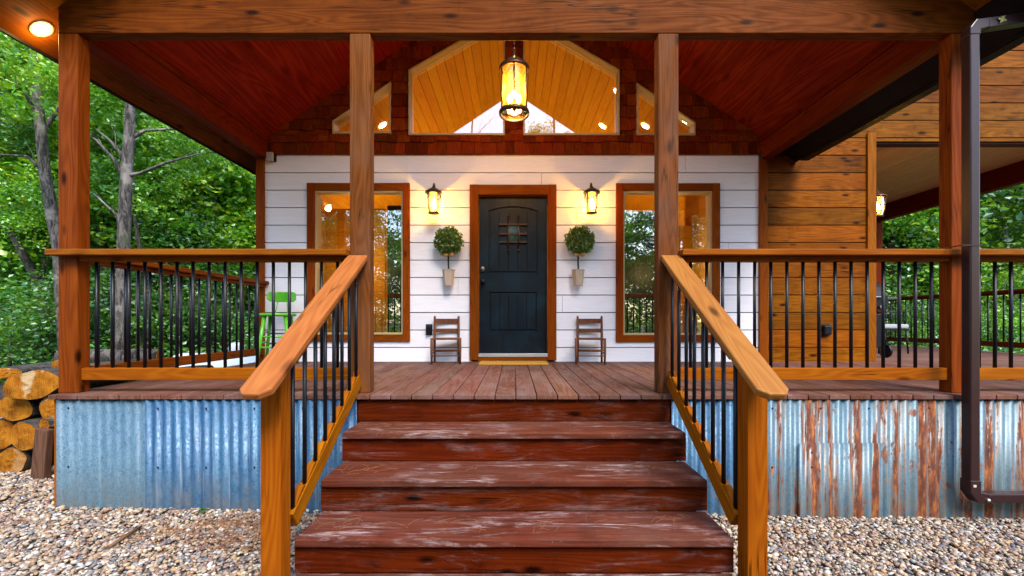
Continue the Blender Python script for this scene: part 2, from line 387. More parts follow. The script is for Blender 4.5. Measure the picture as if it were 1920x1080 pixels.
class MB:
    def __init__(s): s.v = []; s.f = []; s.sm = []
    def add(s, vs, fs, smooth=False):
        k = len(s.v); s.v += [tuple(v) for v in vs]; s.f += [tuple(k+i for i in f) for f in fs]; s.sm += [smooth]*len(fs); return s
    def box(s, x0, x1, y0, y1, z0, z1):
        v = [(x, y, z) for z in (z0, z1) for y in (y0, y1) for x in (x0, x1)]
        return s.add(v, [(0, 2, 3, 1), (4, 5, 7, 6), (0, 1, 5, 4), (2, 6, 7, 3), (0, 4, 6, 2), (1, 3, 7, 5)])
    def cbox(s, c, d): return s.box(c[0]-d[0]/2, c[0]+d[0]/2, c[1]-d[1]/2, c[1]+d[1]/2, c[2]-d[2]/2, c[2]+d[2]/2)
    def prism(s, poly, y0, y1, axes='xz'):
        """poly in two axes, extruded along the third"""
        if area(poly) < 0: poly = poly[::-1]
        n = len(poly)
        def P(p, e):
            return {'xz': (p[0], e, p[1]), 'yz': (e, p[0], p[1]), 'xy': (p[0], p[1], e)}[axes]
        v = [P(p, y0) for p in poly]+[P(p, y1) for p in poly]
        fs = [tuple(range(n)), tuple(range(2*n-1, n-1, -1))]+[(i, i+n, (i+1) % n+n, (i+1) % n) for i in range(n)]
        return s.add(v, fs)
    def tube(s, pts, r, seg=8, caps=True, smooth=True):
        pts = [Vector(p) for p in pts]; rs = r if isinstance(r, (list, tuple)) else [r]*len(pts)
        k = len(s.v); up = None; rings = []
        for i, p in enumerate(pts):
            d = (pts[min(i+1, len(pts)-1)]-pts[max(i-1, 0)]).normalized()
            if up is None: up = d.orthogonal().normalized()
            up = (up-d*up.dot(d)).normalized(); w = d.cross(up)
            rings.append([p+(up*math.cos(2*math.pi*j/seg)+w*math.sin(2*math.pi*j/seg))*rs[i] for j in range(seg)])
        vs = [v for rg in rings for v in rg]; fs = []
        for i in range(len(pts)-1):
            for j in range(seg):
                a, b = i*seg+j, i*seg+(j+1) % seg; fs.append((a, b, b+seg, a+seg))
        s.add(vs, fs, smooth)
        if caps:
            s.f += [tuple(k+j for j in range(seg-1, -1, -1)), tuple(k+(len(pts)-1)*seg+j for j in range(seg))]; s.sm += [False, False]
        return s
    def lathe(s, prof, c=(0, 0, 0), seg=20, smooth=True):
        """prof list of (r,z)"""
        vs = []; fs = []
        for r, z in prof:
            for j in range(seg):
                a = 2*math.pi*j/seg; vs.append((c[0]+r*math.cos(a), c[1]+r*math.sin(a), c[2]+z))
        for i in range(len(prof)-1):
            for j in range(seg):
                a, b = i*seg+j, i*seg+(j+1) % seg; fs.append((a, b, b+seg, a+seg))
        return s.add(vs, fs, smooth)
    def sphere(s, c, r, seg=14, rings=8, sc=(1, 1, 1)):
        prof = [(max(1e-4, math.sin(math.pi*i/rings)), -math.cos(math.pi*i/rings)) for i in range(rings+1)]
        vs = []; fs = []
        for rr, z in prof:
            for j in range(seg):
                a = 2*math.pi*j/seg; vs.append((c[0]+r*rr*math.cos(a)*sc[0], c[1]+r*rr*math.sin(a)*sc[1], c[2]+r*z*sc[2]))
        for i in range(rings):
            for j in range(seg):
                a, b = i*seg+j, i*seg+(j+1) % seg; fs.append((a, b, b+seg, a+seg))
        return s.add(vs, fs, True)
    def torus(s, c, R0, r, seg=28, k=8, sc=(1, 1)):
        vs = []; fs = []
        for i in range(seg):
            a = 2*math.pi*i/seg
            for j in range(k):
                b = 2*math.pi*j/k; q = R0+r*math.cos(b)
                vs.append((c[0]+q*math.cos(a), c[1]+q*math.sin(a), c[2]+r*math.sin(b)))
        for i in range(seg):
            for j in range(k):
                fs.append((i*k+j, ((i+1) % seg)*k+j, ((i+1) % seg)*k+(j+1) % k, i*k+(j+1) % k))
        return s.add(vs, fs, True)
    def mesh(s, name, mat, o=(0, 0, 0)):
        me = bpy.data.meshes.new(name)
        me.from_pydata([(v[0]-o[0], v[1]-o[1], v[2]-o[2]) for v in s.v], [], s.f)
        me.polygons.foreach_set('use_smooth', s.sm); me.materials.append(mat); me.update()
        return me
    def build(s, name, mat, parent=None, bevel=0, loc=None):
        o = wloc(parent) if parent is not None else Vector((0, 0, 0))
        at = Vector((0, 0, 0))
        if loc is not None: at = Vector(loc)
        me = s.mesh(name, mat, o+(at-o if loc is not None else Vector((0, 0, 0))))
        ob = bpy.data.objects.new(name, me); C.objects.link(ob); ob.parent = parent
        if loc is not None: ob.location = at-o
        if bevel:
            b = ob.modifiers.new('bevel', 'BEVEL'); b.width = bevel; b.segments = 2; b.limit_method = 'ANGLE'; b.angle_limit = R(50)
        return ob

def tag(o, label, cat, group=None, kind=None):
    if label: o['label'] = label
    if cat: o['category'] = cat
    if group: o['group'] = group
    if kind: o['kind'] = kind
    return o
def thing(name, loc, label, cat, group=None, rz=0):
    o = bpy.data.objects.new(name, None); C.objects.link(o); o.location = loc; o.rotation_euler = (0, 0, rz)
    o.empty_display_size = .1
    return tag(o, label, cat, group)
def dup(o, loc=None, label=None, rz=None, parent=None):
    c = o.copy(); C.objects.link(c); c.parent = parent
    if loc is not None: c.location = loc
    if rz is not None: c.rotation_euler = (0, 0, rz)
    if label: c['label'] = label
    for ch in list(o.children): dup(ch, parent=c)
    return c
def from_np(name, V, F, mat, parent=None, smooth=False):
    me = bpy.data.meshes.new(name); nf, k = F.shape
    me.vertices.add(len(V)); me.vertices.foreach_set('co', V.astype(np.float32).ravel())
    me.loops.add(nf*k); me.loops.foreach_set('vertex_index', F.astype(np.int32).ravel())
    me.polygons.add(nf); me.polygons.foreach_set('loop_start', np.arange(0, nf*k, k, dtype=np.int32))
    me.polygons.foreach_set('loop_total', np.full(nf, k, dtype=np.int32))
    me.polygons.foreach_set('use_smooth', np.full(nf, smooth)); me.materials.append(mat)
    me.update(calc_edges=True)
    ob = bpy.data.objects.new(name, me); C.objects.link(ob); ob.parent = parent
    return ob
Zp = lambda z: EYE+z
def light(name, loc, energy, color, radius, parent=None):
    l = bpy.data.lights.new(name, 'POINT'); l.energy = energy; l.color = color; l.shadow_soft_size = radius
    o = bpy.data.objects.new(name, l); C.objects.link(o); o.parent = parent
    o.location = Vector(loc)-(wloc(parent) if parent is not None else Vector((0, 0, 0))); return o

# ================================================================== SETTING
def gz(x, y):
    return .035-.012*np.clip(x, -8, 8)+np.clip(np.hypot(x, y)-9, 0, 60)*.012
NX = 120
gx = np.sinh(np.linspace(-1, 1, NX)*4.2)/math.sinh(4.2)*140
X, Y = np.meshgrid(gx, gx+0); Zg = gz(X, Y)+.02*np.sin(X*1.3)*np.sin(Y*1.7)*(np.hypot(X, Y) > 5)
V = np.stack([X.ravel(), Y.ravel(), Zg.ravel()-.012], 1)
ii, jj = np.meshgrid(np.arange(NX-1), np.arange(NX-1)); a = (jj*NX+ii).ravel()
g = from_np('ground', V, np.stack([a, a+1, a+NX+1, a+NX], 1), M['ground'], smooth=True); tag(g, None, None, kind='structure')

# pebbles
def ico(sub):
    bm = bmesh.new(); bmesh.ops.create_icosphere(bm, subdivisions=sub, radius=1)
    v = np.array([x.co[:] for x in bm.verts]); f = np.array([[q.index for q in p.verts] for p in bm.faces]); bm.free(); return v, f
def pebbles(rects, sub, seed):
    rng = np.random.default_rng(seed); v0, f0 = ico(sub); P = []; S = []
    for (x0, x1, y0, y1, dens, s0, s1) in rects:
        n = int((x1-x0)*(y1-y0)*dens); P.append(np.stack([rng.uniform(x0, x1, n), rng.uniform(y0, y1, n)], 1)); S.append(rng.uniform(0, 1, n)**1.6*(s1-s0)+s0)
    P = np.concatenate(P); S = np.concatenate(S); n = len(P)
    ang = rng.uniform(0, 2*np.pi, n); t1 = rng.normal(0, .28, n); t2 = rng.normal(0, .28, n)
    sc = np.stack([S, S*rng.uniform(.55, .95, n), S*rng.uniform(.35, .6, n)], 1)
    jit = 1+rng.normal(0, .05, (n, len(v0), 1))
    v = v0[None]*sc[:, None]*jit
    x, y, z = v[..., 0], v[..., 1], v[..., 2]
    c, s = np.cos(t1)[:, None], np.sin(t1)[:, None]; y, z = y*c-z*s, y*s+z*c
    c, s = np.cos(t2)[:, None], np.sin(t2)[:, None]; x, z = x*c+z*s, -x*s+z*c
    c, s = np.cos(ang)[:, None], np.sin(ang)[:, None]; x, y = x*c-y*s, x*s+y*c
    zz = gz(P[:, 0], P[:, 1])+rng.uniform(-.004, .014, n)
    V = np.stack([x+P[:, :1], y+P[:, 1:], z+zz[:, None]], 2).reshape(-1, 3)
    F = (f0[None]+(np.arange(n)*len(v0))[:, None, None]).reshape(-1, 3)
    return V, F
Va, Fa = pebbles([(-3.9, -1.12, 2.1, 3.06, 4200, .007, .022), (1.12, 3.9, 2.1, 3.06, 4200, .007, .022), (-5.6, -3.26, 3.06, 4.3, 2800, .008, .026)], 1, 1)
Vb, Fb = pebbles([(-5.6, 6, .3, 2.1, 1500, .010, .025), (-8, -3.9, 2.1, 3.06, 700, .016, .032), (3.9, 8, 2.1, 3.0, 700, .016, .032), (-8, -5.6, 3.0, 6, 500, .02, .034), (-5.6, -3.3, 4.3, 7, 700, .016, .03)], 1, 2)
gr = from_np('gravel', np.concatenate([Va, Vb]), np.concatenate([Fa, Fb+len(Va)]), M['gravel'], smooth=True)
tag(gr, 'multicoloured river pebbles covering the ground around the porch', 'gravel', kind='stuff')

# ================================================================== CABIN
YW = 5.48                 # face of the wall
def wx(x): return (x-964)/146.
def wz(y): return (602-y)/146.+EYE
PITCH = .667
def ceilz(x): return Zp(4.46-PITCH*abs(x))
cab = thing('cabin', (0, YW, Zp(-.55)), 'cabin with white boards round the door, red shakes above and amber boards at right', 'cabin')
DOOR = [(wx(884), Zp(-.56)), (wx(1040), Zp(-.56)), (wx(1040), wz(350)), (wx(884), wz(350))]
WL = [(wx(581), wz(636)), (wx(765), wz(636)), (wx(765), wz(349)), (wx(581), wz(349))]
WR = [(wx(1159), wz(637)), (wx(1345), wz(637)), (wx(1345), wz(349)), (wx(1159), wz(349))]
def trap(xa, ya, xb, yb, yc):       # left x, top y there, right x, top y there, bottom y (photo pixels)
    return [(wx(xa), wz(yc)), (wx(xb), wz(yc)), (wx(xb), wz(yb)), (wx(xa), wz(ya))]
T1 = trap(767.5, 135, 946.7, 32, 256); T2 = trap(981, 32, 1160, 135, 256)
T3 = trap(626, 230, 734.5, 157, 253); T4 = trap(1192, 159, 1301, 233, 256)
gaps = []
pitch = 32.78/146
z0 = wz(651.5)
rows = [(Zp(-.55), z0)]+[(z0+k*pitch, z0+(k+1)*pitch) for k in range(0, 28)]
# white siding
wb = MB(); ztop = wz(290)
for a, b in rows:
    if a >= ztop: break
    b2 = min(b, ztop)
    polys = [[(wx(497), a+.006), (wx(1422), a+.006), (wx(1422), b2-.006), (wx(497), b2-.006)]]
    for h in (DOOR, WL, WR):
        polys = [q for p in polys for q in subtract(p, h)]
    for cutx in [c_ for k_, c_ in ((1, -2.9), (3, .62), (4, -.72), (6, 2.75), (8, .8), (9, -1.9), (10, .35), (11, 2.2)) if rows.index((a, b)) == k_]:
        polys = [q for p in polys for q in subtract(p, [(cutx-.0025, a-.1), (cutx+.0025, a-.1), (cutx+.0025, b+.1), (cutx-.0025, b+.1)])]
    for p in polys: wb.prism(p, YW, YW+.03)
wb.build('white_siding', M['white'], cab)
# backing sheet
bk = MB()
polys = [[(-3.28, Zp(-.55)), (3.20, Zp(-.55)), (3.20, Zp(2.30)), (0, Zp(4.44)), (-3.28, Zp(2.26))]]
for h in (DOOR, WL, WR, T1, T2, T3, T4): polys = [q for p in polys for q in subtract(p, h)]
for p in polys: bk.prism(p, YW+.028, YW+.12)
bk.build('wall', plain('wall_backing', (.16, .15, .15), .9), cab)
# shakes
sh = MB(); rnd = random.Random(3)
zr = wz(290); k = 0
for k in range(17):
    za = zr+k*.153; x = -3.22-rnd.random()*.1
    while x < 3.2:
        w = rnd.uniform(.09, .19); zb = za+rnd.uniform(-.012, .016)*(k > 0)-(.004 if k == 0 else 0)
        xl, xr_ = max(x, wx(497)-.06), min(x+w-.005, wx(1422)+.06)
        if xr_ > xl+.01:
            polys = [[(xl, zb), (xr_, zb), (xr_, za+.17), (xl, za+.17)]]
            polys = [hclip(p, -PITCH, -1, Zp(4.47)) for p in polys]; polys = [hclip(p, PITCH, -1, Zp(4.47)) for p in polys if len(p) > 2]
            for h in (T1, T2, T3, T4): polys = [q for p in polys if len(p) > 2 for q in subtract(p, h)]
            d = rnd.uniform(0, .008)
            for p in polys:
                if len(p) < 3 or abs(area(p)) < 1e-5: continue
                if area(p) < 0: p = p[::-1]
                n = len(p)
                yb = lambda z: YW-.035-d+(z-za)*.16      # lower edge stands proud
                v = [(q[0], yb(q[1]), q[1]) for q in p]+[(q[0], YW+.026, q[1]) for q in p]
                sh.add(v, [tuple(range(n)), tuple(range(2*n-1, n-1, -1))]+[(i, i+n, (i+1) % n+n, (i+1) % n) for i in range(n)])
        x += w
sh.build('gable_shakes', M['shake'], cab)
# amber siding on the right
am = MB(); XR = 8.3
OPEN = [(wx(1625), Zp(-1)), (9.5, Zp(-1)), (9.5, wz(265)), (wx(1625), wz(265))]
for a, b in rows:
    for p in subtract([(wx(1437), a+.005), (XR, a+.005), (XR, b-.005), (wx(1437), b-.005)], OPEN): am.prism(p, YW+.004, YW+.034)
am.build('amber_siding', M['amber'], cab, bevel=.004)
ab = MB()
for p in subtract([(3.2, Zp(-.55)), (XR, Zp(-.55)), (XR, 7.6), (3.2, 7.6)], [(wx(1630), Zp(-1)), (9.5, Zp(-1)), (9.5, wz(268)), (wx(1630), wz(268))]): ab.prism(p, YW+.031, YW+.14)
ab.box(wx(1638)-.12, wx(1638)-.004, YW+.14, 10.2, Zp(-.55), Zp(2.6))
ab.build('amber_backing', plain('siding_backing', (.05, .018, .008), .9), cab)
sd_ = MB()
for a, b in rows[:14]: sd_.box(wx(1638)-.01, wx(1638)+.018, YW+.06, 10.2, a+.005, b-.005)
sd_.build('side_siding', wood('side_wall_boards', (.46, .155, .010), (.19, .048, .003), 'y', .5, .2, .7), cab)
# corner trims
for xa, xb in ((482, 497), (1422, 1437)):
    MB().box(wx(xa), wx(xb), YW-.03, YW+.10, Zp(-.52), Zp(2.07)).build('corner_trim', M['trimz'], cab, bevel=.003)
MB().box(wx(1625), wx(1638)+.02, YW-.02, YW+.09, Zp(-.52), wz(250)).build('corner_trim', M['amber_trim'], cab, bevel=.003)
# lower windows
def low_window(x0, x1, y0, y1, ix0, ix1, iy0, iy1, label):
    X0, X1, Z0, Z1 = wx(x0), wx(x1), wz(y1), wz(y0); A0, A1, B0, B1 = wx(ix0), wx(ix1), wz(iy1), wz(iy0)
    t = .022; g = MB()
    g.box(A0, A0+t, YW-.005, YW+.115, B0, B1).box(A1-t, A1, YW-.005, YW+.115, B0, B1).box(A0+t, A1-t, YW-.005, YW+.115, B0, B0+t).box(A0+t, A1-t, YW-.005, YW+.115, B1-t, B1)
    w = g.build('window', M['cream'], cab); w['label'] = label
    MB().box(X0, A0, YW-.03, YW+.03, Z0, Z1).build('trim_board', M['trimz'], w, bevel=.003)
    MB().box(A1, X1, YW-.03, YW+.03, Z0, Z1).build('trim_board', M['trimz'], w, bevel=.003)
    MB().box(A0, A1, YW-.028, YW+.03, B1, Z1-.001).build('trim_board', M['trimx'], w, bevel=.003)
    MB().box(A0, A1, YW-.028, YW+.03, Z0+.001, B0).build('sill', M['trimx'], w, bevel=.003)
    MB().box(A0+t, A1-t, YW+.06, YW+.066, B0+t, B1-t).build('pane', M['glass'], w)
low_window(577, 769, 344, 640, 591, 756, 357.5, 627, 'tall window left of the door')
low_window(1154.5, 1348.5, 344.5, 641, 1168, 1335, 358, 628, 'tall window right of the door')
# upper windows
for poly, lab in ((T1, 'large angled gable window left of the pendant lantern'), (T2, 'large angled gable window right of the pendant lantern'), (T3, 'small angled gable window at the left'), (T4, 'small angled gable window at the right')):
    f = MB(); inn = inset(poly, .022)
    n = len(poly)
    for i in range(n):
        p, q, r, s_ = poly[i], poly[(i+1) % n], inn[(i+1) % n], inn[i]
        f.prism([p, q, r, s_], YW-.055, YW+.07)
    w = f.build('window', M['cream'], cab, bevel=.002); w['label'] = lab
    MB().prism(inn, YW+.04, YW+.046).build('pane', M['glass'], w)
# door
dt = MB(); dt.box(wx(881), wx(897), YW-.03, YW+.06, Zp(-.50), wz(347)).box(wx(1027), wx(1043), YW-.03, YW+.06, Zp(-.50), wz(347))
dtr = dt.build('door_trim', M['trimz'], cab, bevel=.003)
MB().box(wx(897), wx(1027), YW-.028, YW+.06, wz(366), wz(347)-.001).build('head_trim', M['trimx'], dtr, bevel=.003)
MB().box(wx(897)+.001, wx(1027)-.001, YW-.02, YW+.11, Zp(-.46), Zp(-.418)).build('threshold', M['threshold'], cab, bevel=.003)
MB().box(wx(897)+.001, wx(1027)-.001, YW-.012, YW+.11, Zp(-.52), Zp(-.461)).build('door_sill', M['trimx'], cab)
D0 = YW+.055; xa, xb, zb, zt = wx(897.5), wx(1026.5), Zp(-.417), wz(366.5)
dr = MB().box(xa, xb, D0+.024, D0+.055, zb, zt).build('door', M['door'], cab)
ov = MB(); pu = (wx(915), wx(1009), wz(511), wz(393), wz(384.5)); pl = (wx(917), wx(1007), wz(621), wz(547))
ov.box(xa, pu[0], D0, D0+.0245, zb, zt).box(pu[1], xb, D0, D0+.0245, zb, zt)
ov.box(pu[0], pu[1], D0, D0+.0245, pl[3], pu[2]).box(pu[0], pu[1], D0, D0+.0245, zb, pl[2])
ns = 16
for i in range(ns):
    u0, u1 = i/ns, (i+1)/ns; az = lambda u: pu[3]+(pu[4]-pu[3])*(1-(2*u-1)**2)
    x0_, x1_ = pu[0]+(pu[1]-pu[0])*u0, pu[0]+(pu[1]-pu[0])*u1
    ov.prism([(x0_, az(u0)), (x1_, az(u1)), (x1_, zt), (x0_, zt)], D0, D0+.0245)
ov.box(pu[0], pl[0], D0+.0002, D0+.0245, pl[2], pl[3]).box(pl[1], pu[1], D0+.0002, D0+.0245, pl[2], pl[3])
ov.build('door_rails', M['door'], dr)
pk = MB()
for (x0_, x1_, a, b, n) in ((pu[0]+.02, pu[1]-.02, pu[2]+.02, pu[3]-.014, 5), (pl[0]+.018, pl[1]-.018, pl[2]+.02, pl[3]-.02, 5)):
    for i in range(n):
        w = (x1_-x0_)/n; pk.box(x0_+i*w+.004, x0_+(i+1)*w-.004, D0+.010, D0+.0245, a, b)
pk.build('door_panel', M['door'], dr, bevel=.003)
gw = MB(); cx, cz = wx(963.5), wz(437)
gw.box(cx-.075, cx+.075, D0-.002, D0+.008, cz-.105, cz+.105)
gw.build('peep_window', plain('peep_glass', (.012, .035, .035), .05, 0, .8, 70), dr)
gi = MB()
for y in (419, 437, 452.5): gi.box(wx(935.5), wx(988.5), D0-.02, D0-.008, wz(y)-.012, wz(y)+.012)
for x in (953, 972):
    gi.tube([(wx(x), D0-.028, wz(405)), (wx(x), D0-.028, wz(468))], .010, 8)
    gi.sphere((wx(x), D0-.028, wz(404)), .017); gi.sphere((wx(x), D0-.028, wz(468.5)), .017)
gi.build('door_grille', M['iron'], dr)
lk = MB(); lk.sphere((wx(904), D0-.012, wz(504)), .034, sc=(1, .6, 1.25)); lk.build('lock', plain('keypad_metal', (.14, .14, .15), .3, .8, .5, 200), dr)
kb = MB(); kb.lathe([(.0001, 0), (.028, 0), (.028, .008), (.012, .012), (.012, .04), (.028, .05), (.032, .065), (.02, .078), (.0001, .08)])
kb.v = [(x+wx(905), D0-z, y+wz(527.5)) for x, y, z in kb.v]; kb.build('handle', M['black'], dr)
# interior
inn = MB(); nb = 27; sl_ = math.sqrt(1+PITCH**2)
for sgn in (-1, 1):
    for i in range(nb):
        xa_, xb_ = i*.125+.003, (i+1)*.125-.003
        inn.prism([(sgn*xa_, ceilz(xa_)-.05), (sgn*xb_, ceilz(xb_)-.05), (sgn*xb_, ceilz(xb_)-.03), (sgn*xa_, ceilz(xa_)-.03)], YW+.13, 11.4)
inn.build('interior_ceiling', M['inside'], cab)
iw = MB()
for k in range(18):
    za, zb_ = Zp(-.5)+k*.2+.003, Zp(-.5)+(k+1)*.2-.003
    if zb_ < Zp(2.4): iw.box(-3.22, -3.18, YW+.13, 11.4, za, zb_).box(3.18, 3.22, YW+.13, 11.4, za, zb_)
    iw.prism([q for q in [(-3.18, za), (3.18, za), (3.18, zb_), (-3.18, zb_)]], 11.4, 11.43)
    if zb_ < Zp(1.9): iw.box(-3.17, -2.18, 7.2, 7.24, za, zb_)
    if zb_ < Zp(1.7): iw.box(2.58, 3.17, 7.6, 7.64, za, zb_)
iw.build('interior_wall', M['insidex'], cab)
MB().box(-3.3, 3.3, YW+.12, 11.5, Zp(-.56), Zp(-.47)).build('interior_floor', M['deckx'], cab)
sh2 = MB(); sh2.box(-3.34, -3.285, YW+.12, 11.5, Zp(-.55), Zp(2.25)); sh2.box(-3.28, 4.5, 11.45, 11.55, Zp(-.55), Zp(5)); sh2.build('rear_wall', M['amber'], cab)
for x, y in ((-2.04, 6.63), (2.04, 6.65), (1.53, 6.3), (1.53, 7.4)):
    c = MB(); z = ceilz(x)-.055; s_ = math.copysign(1, x)
    c.lathe([(.0001, 0), (.05, 0), (.055, .01)], (0, 0, 0), 16)
    c.v = [(x+vx+0*vz, y+vy, z-s_*PITCH*vx-.004) for vx, vy, vz in c.v]
    c.build('ceiling_spot', M['canlight'], cab)
for x, y, z, e in ((-1.6, 8.2, 1.2, 70), (1.6, 8.0, 1.2, 70), (-2.5, 6.6, .9, 8), (2.5, 6.8, .9, 8)):  # added fill points without fixtures, brightening the boards and ceiling indoors
    light('room_fill_light', (x, y, Zp(z)), e, (1, .62, .22), .15, cab)
MB().box(-2.14, -1.72, 7.2, 7.6, Zp(-.469), Zp(1.95)).build('dark_body', M['door'], cab)  # dark block added in place of the room's shade behind the left window
MB().box(1.65, 2.5, 7.6, 8.0, Zp(-.469), Zp(1.95)).build('dark_body', M['door'], cab)  # dark block added to darken the view through the right window
# indoor stair with dark balusters, seen in the right window
st = MB()
for i in range(9):
    st.box(1.5+i*.14, 1.5+i*.14+.02, 7.3, 7.32, Zp(-.47), Zp(.55-i*.09))
st.tube([(1.45, 7.31, Zp(.62)), (2.75, 7.31, Zp(-.22))], .025, 8); st.build('indoor_stair_rail', M['black'], cab)

# ================================================================== PORCH ROOF
YP = 3.077
rf = thing('porch_roof', (0, YP, Zp(2.08)), 'red stained gable roof over the porch on its front beam', 'porch roof')
MB().box(-3.29, 3.32, YP, YP+.088, Zp(2.077), Zp(2.36)).build('front_beam', M['beam'], rf, bevel=.006)
for s_ in (-1, 1):
    MB().box(min(s_*3.15, s_*3.29), max(s_*3.15, s_*3.29), YP+.09, YW-.03, Zp(2.077), Zp(2.33)).build('side_beam', M['red_y'], rf, bevel=.005)
    MB().box(min(s_*3.135, s_*3.151), max(s_*3.135, s_*3.151), YP+.09, YW-.03, Zp(2.285), Zp(2.335)).build('ceiling_molding', M['red_y'], rf)
    c = MB()
    xs = [0, 1.03, 2.1, 3.165]
    for i in range(3):
        p, q = xs[i]+.004, xs[i+1]-.004
        c.prism([(s_*p, ceilz(p)), (s_*q, ceilz(q)), (s_*q, ceilz(q)+.012), (s_*p, ceilz(p)+.012)], YP+.09, YW-.002)
    c.build('ceiling', M['ceiling'], rf)
    b = MB()
    for x in (1.03, 2.1): b.prism([(s_*(x-.02), ceilz(x-.02)-.008), (s_*(x+.02), ceilz(x+.02)-.008), (s_*(x+.02), ceilz(x+.02)+.001), (s_*(x-.02), ceilz(x-.02)+.001)], YP+.09, YW-.05)
    b.build('batten', M['ceiling'], rf)
    # roof deck and shingles
    MB().prism([(0, ceilz(0)+.02), (s_*3.60, ceilz(3.60)+.02), (s_*3.60, ceilz(3.60)+.16), (0, ceilz(0)+.19)], 2.72, 12).build('roof_slab', M['roof'], rf)
    # eave soffit; right side near-black metal, its missing light put into the colour
    so_ = MB().prism([(s_*3.292, ceilz(3.292)), (s_*3.60, ceilz(3.60)), (s_*3.60, ceilz(3.60)+.018), (s_*3.292, ceilz(3.292)+.018)], 2.72, YW+6)
    so_.build('soffit', M['brown_y'] if s_ < 0 else M['darkmetal'], rf)
    # front overhang underside
    fo = MB().prism([(0, ceilz(0)-.002), (s_*3.33, ceilz(3.33)-.002), (s_*3.33, ceilz(3.33)+.016), (0, ceilz(0)+.016)], 2.72, YP+.0)
    fo.build('overhang', M['orange_x'], rf)
    # gable rafter above the beam
    MB().prism([(0, ceilz(0)-.15), (s_*3.1, ceilz(3.1)-.15), (s_*3.1, ceilz(3.1)-.004), (0, ceilz(0)-.004)], YP+.005, YP+.085).build('gable_rafter', M['brown_x'], rf)
    # fascia
    xo = s_*3.60
    MB().box(min(xo, xo+s_*.02), max(xo, xo+s_*.02), 2.72, YW+6, ceilz(3.60)-.02, ceilz(3.60)+.16).build('fascia', M['darkmetal'], rf)
MB().box(-.07, .07, YP, YP+.085, Zp(2.36), Zp(4.31)).build('king_post', M['brown_z'], rf, bevel=.004)
MB().box(-.05, .05, YP+.09, YW-.04, ceilz(0)-.10, ceilz(0)-.02).build('ridge_beam', M['red_y'], rf)

# ================================================================== POSTS
def post(x0, x1, y0, y1, z0, z1, mat, label, group='posts carrying the porch roof'):
    p = MB().box(x0, x1, y0, y1, z0, z1).build('porch_post', mat, None, bevel=.006, loc=((x0+x1)/2, (y0+y1)/2, z0))
    return tag(p, label, 'post', group)
ZD = Zp(-.52)
post(-3.29, -3.15, YP, YP+.095, ZD, Zp(2.075), M['brown_z'], 'orange brown post at the outer left corner of the porch')
post(-1.187, -1.04, YP, YP+.095, ZD, Zp(2.075), M['midpost'], 'weathered knotty post at the top left of the steps')
post(1.04, 1.187, YP, YP+.095, ZD, Zp(2.075), M['midpost'], 'weathered post at the top right of the steps')
post(3.155, 3.30, YP, YP+.095, ZD, Zp(2.075), M['brown_z'], 'orange post at the right corner of the porch behind the downspout')

# ================================================================== DECK
dk = thing('porch_deck', (0, 3.0, 0), 'reddish brown board deck of the porch', 'deck')
b = MB(); n0 = -23
x = .015+n0*.147
while x < 8.2:
    y1 = YW-.002 if (x < 4.62) else 5.5
    xa_ = max(x, -3.28); 
    if xa_ < x+.141: b.box(xa_, x+.141, 3.0, y1, ZD-.032, ZD)
    x += .147
b.build('deck_boards', M['deck'], dk, bevel=.004)
b = MB(); y = 5.502
while y < 10: b.box(4.62, 8.2, y, y+.141, ZD-.032, ZD-.001); y += .147
b.build('deck_boards', M['deckx'], dk, bevel=.004)
b = MB(); b.box(-3.26, 8.2, 3.045, 3.085, ZD-.20, ZD-.034)
for x in np.arange(-3.2, 8.2, .6): b.box(x, x+.04, 3.09, YW, ZD-.2, ZD-.034)
b.build('deck_frame', M['riser'], dk)
for x in np.arange(-3.1, 8.2, 1.6):
    for y in (3.1, 5.3): MB().box(x, x+.09, y, y+.09, 0, ZD-.2).build('deck_post', M['brown_z'], dk)
# dark ground under deck is natural shade; side skirt on the left
MB().box(-3.268, -3.243, 3.03, 3.07, .03, ZD-.034).build('corner_board', M['orange_z'], dk, bevel=.002)
MB().box(-3.262, -3.246, 3.08, YW, .03, ZD-.034).build('side_skirt', M['brown_y'], dk)

# corrugated skirting sheets
SCREW = MB().sphere((0, 0, 0), .0065, 8, 6, sc=(1, .6, 1)).mesh('screw', M['black'])
def sheet(x0, x1, zb, zt, y, mat, label, ph=0, amp=.0072):
    n = int((x1-x0)/.0678*10); xs = np.linspace(x0, x1, n+1); yy = y-amp*np.sin((xs-x0)/.0678*2*np.pi+ph)
    V = []; 
    zs = [zb, zt]
    V = np.array([(a, c, z) for z in zs for a, c in zip(xs, yy)]); m_ = n+1
    V = np.concatenate([V, V+np.array([0, .0012, 0])]); q = 2*m_
    i = np.arange(n); F = np.stack([i, i+1, i+1+m_, i+m_], 1); G = F[:, ::-1]+q
    E = np.array([(0, m_, m_+q, q), (n, n+q, n+m_+q, n+m_)])
    T = np.stack([i+m_, i+1+m_, i+1+m_+q, i+m_+q], 1)
    ob = from_np('metal_sheet', V, np.concatenate([F, G, E, T]), mat, smooth=True)
    for zz_ in (zt-.06, zb+.42):
        for q in range(int((x1-x0)/.34)):
            o_ = bpy.data.objects.new('screw', SCREW); C.objects.link(o_); o_.parent = ob; o_.location = (x0+.09+q*.34, y-amp-.002, zz_)
    return tag(ob, label, 'metal sheet', 'corrugated metal sheets skirting the deck')
sheet(-3.243, -2.58, -.05, ZD-.034, 3.022, M['galv'], 'pale grey blue corrugated sheet under the left corner of the deck', amp=.0035)
sheet(-2.60, -1.112, -.05, ZD-.034, 3.014, M['galvdeep'], 'shiny deeper blue corrugated sheet between the steps and the pale left sheet', 1)
sheet(1.112, 1.75, -.05, ZD-.034, 3.022, M['galvdeep'], 'blue corrugated sheet just right of the steps behind the handrail', .5)
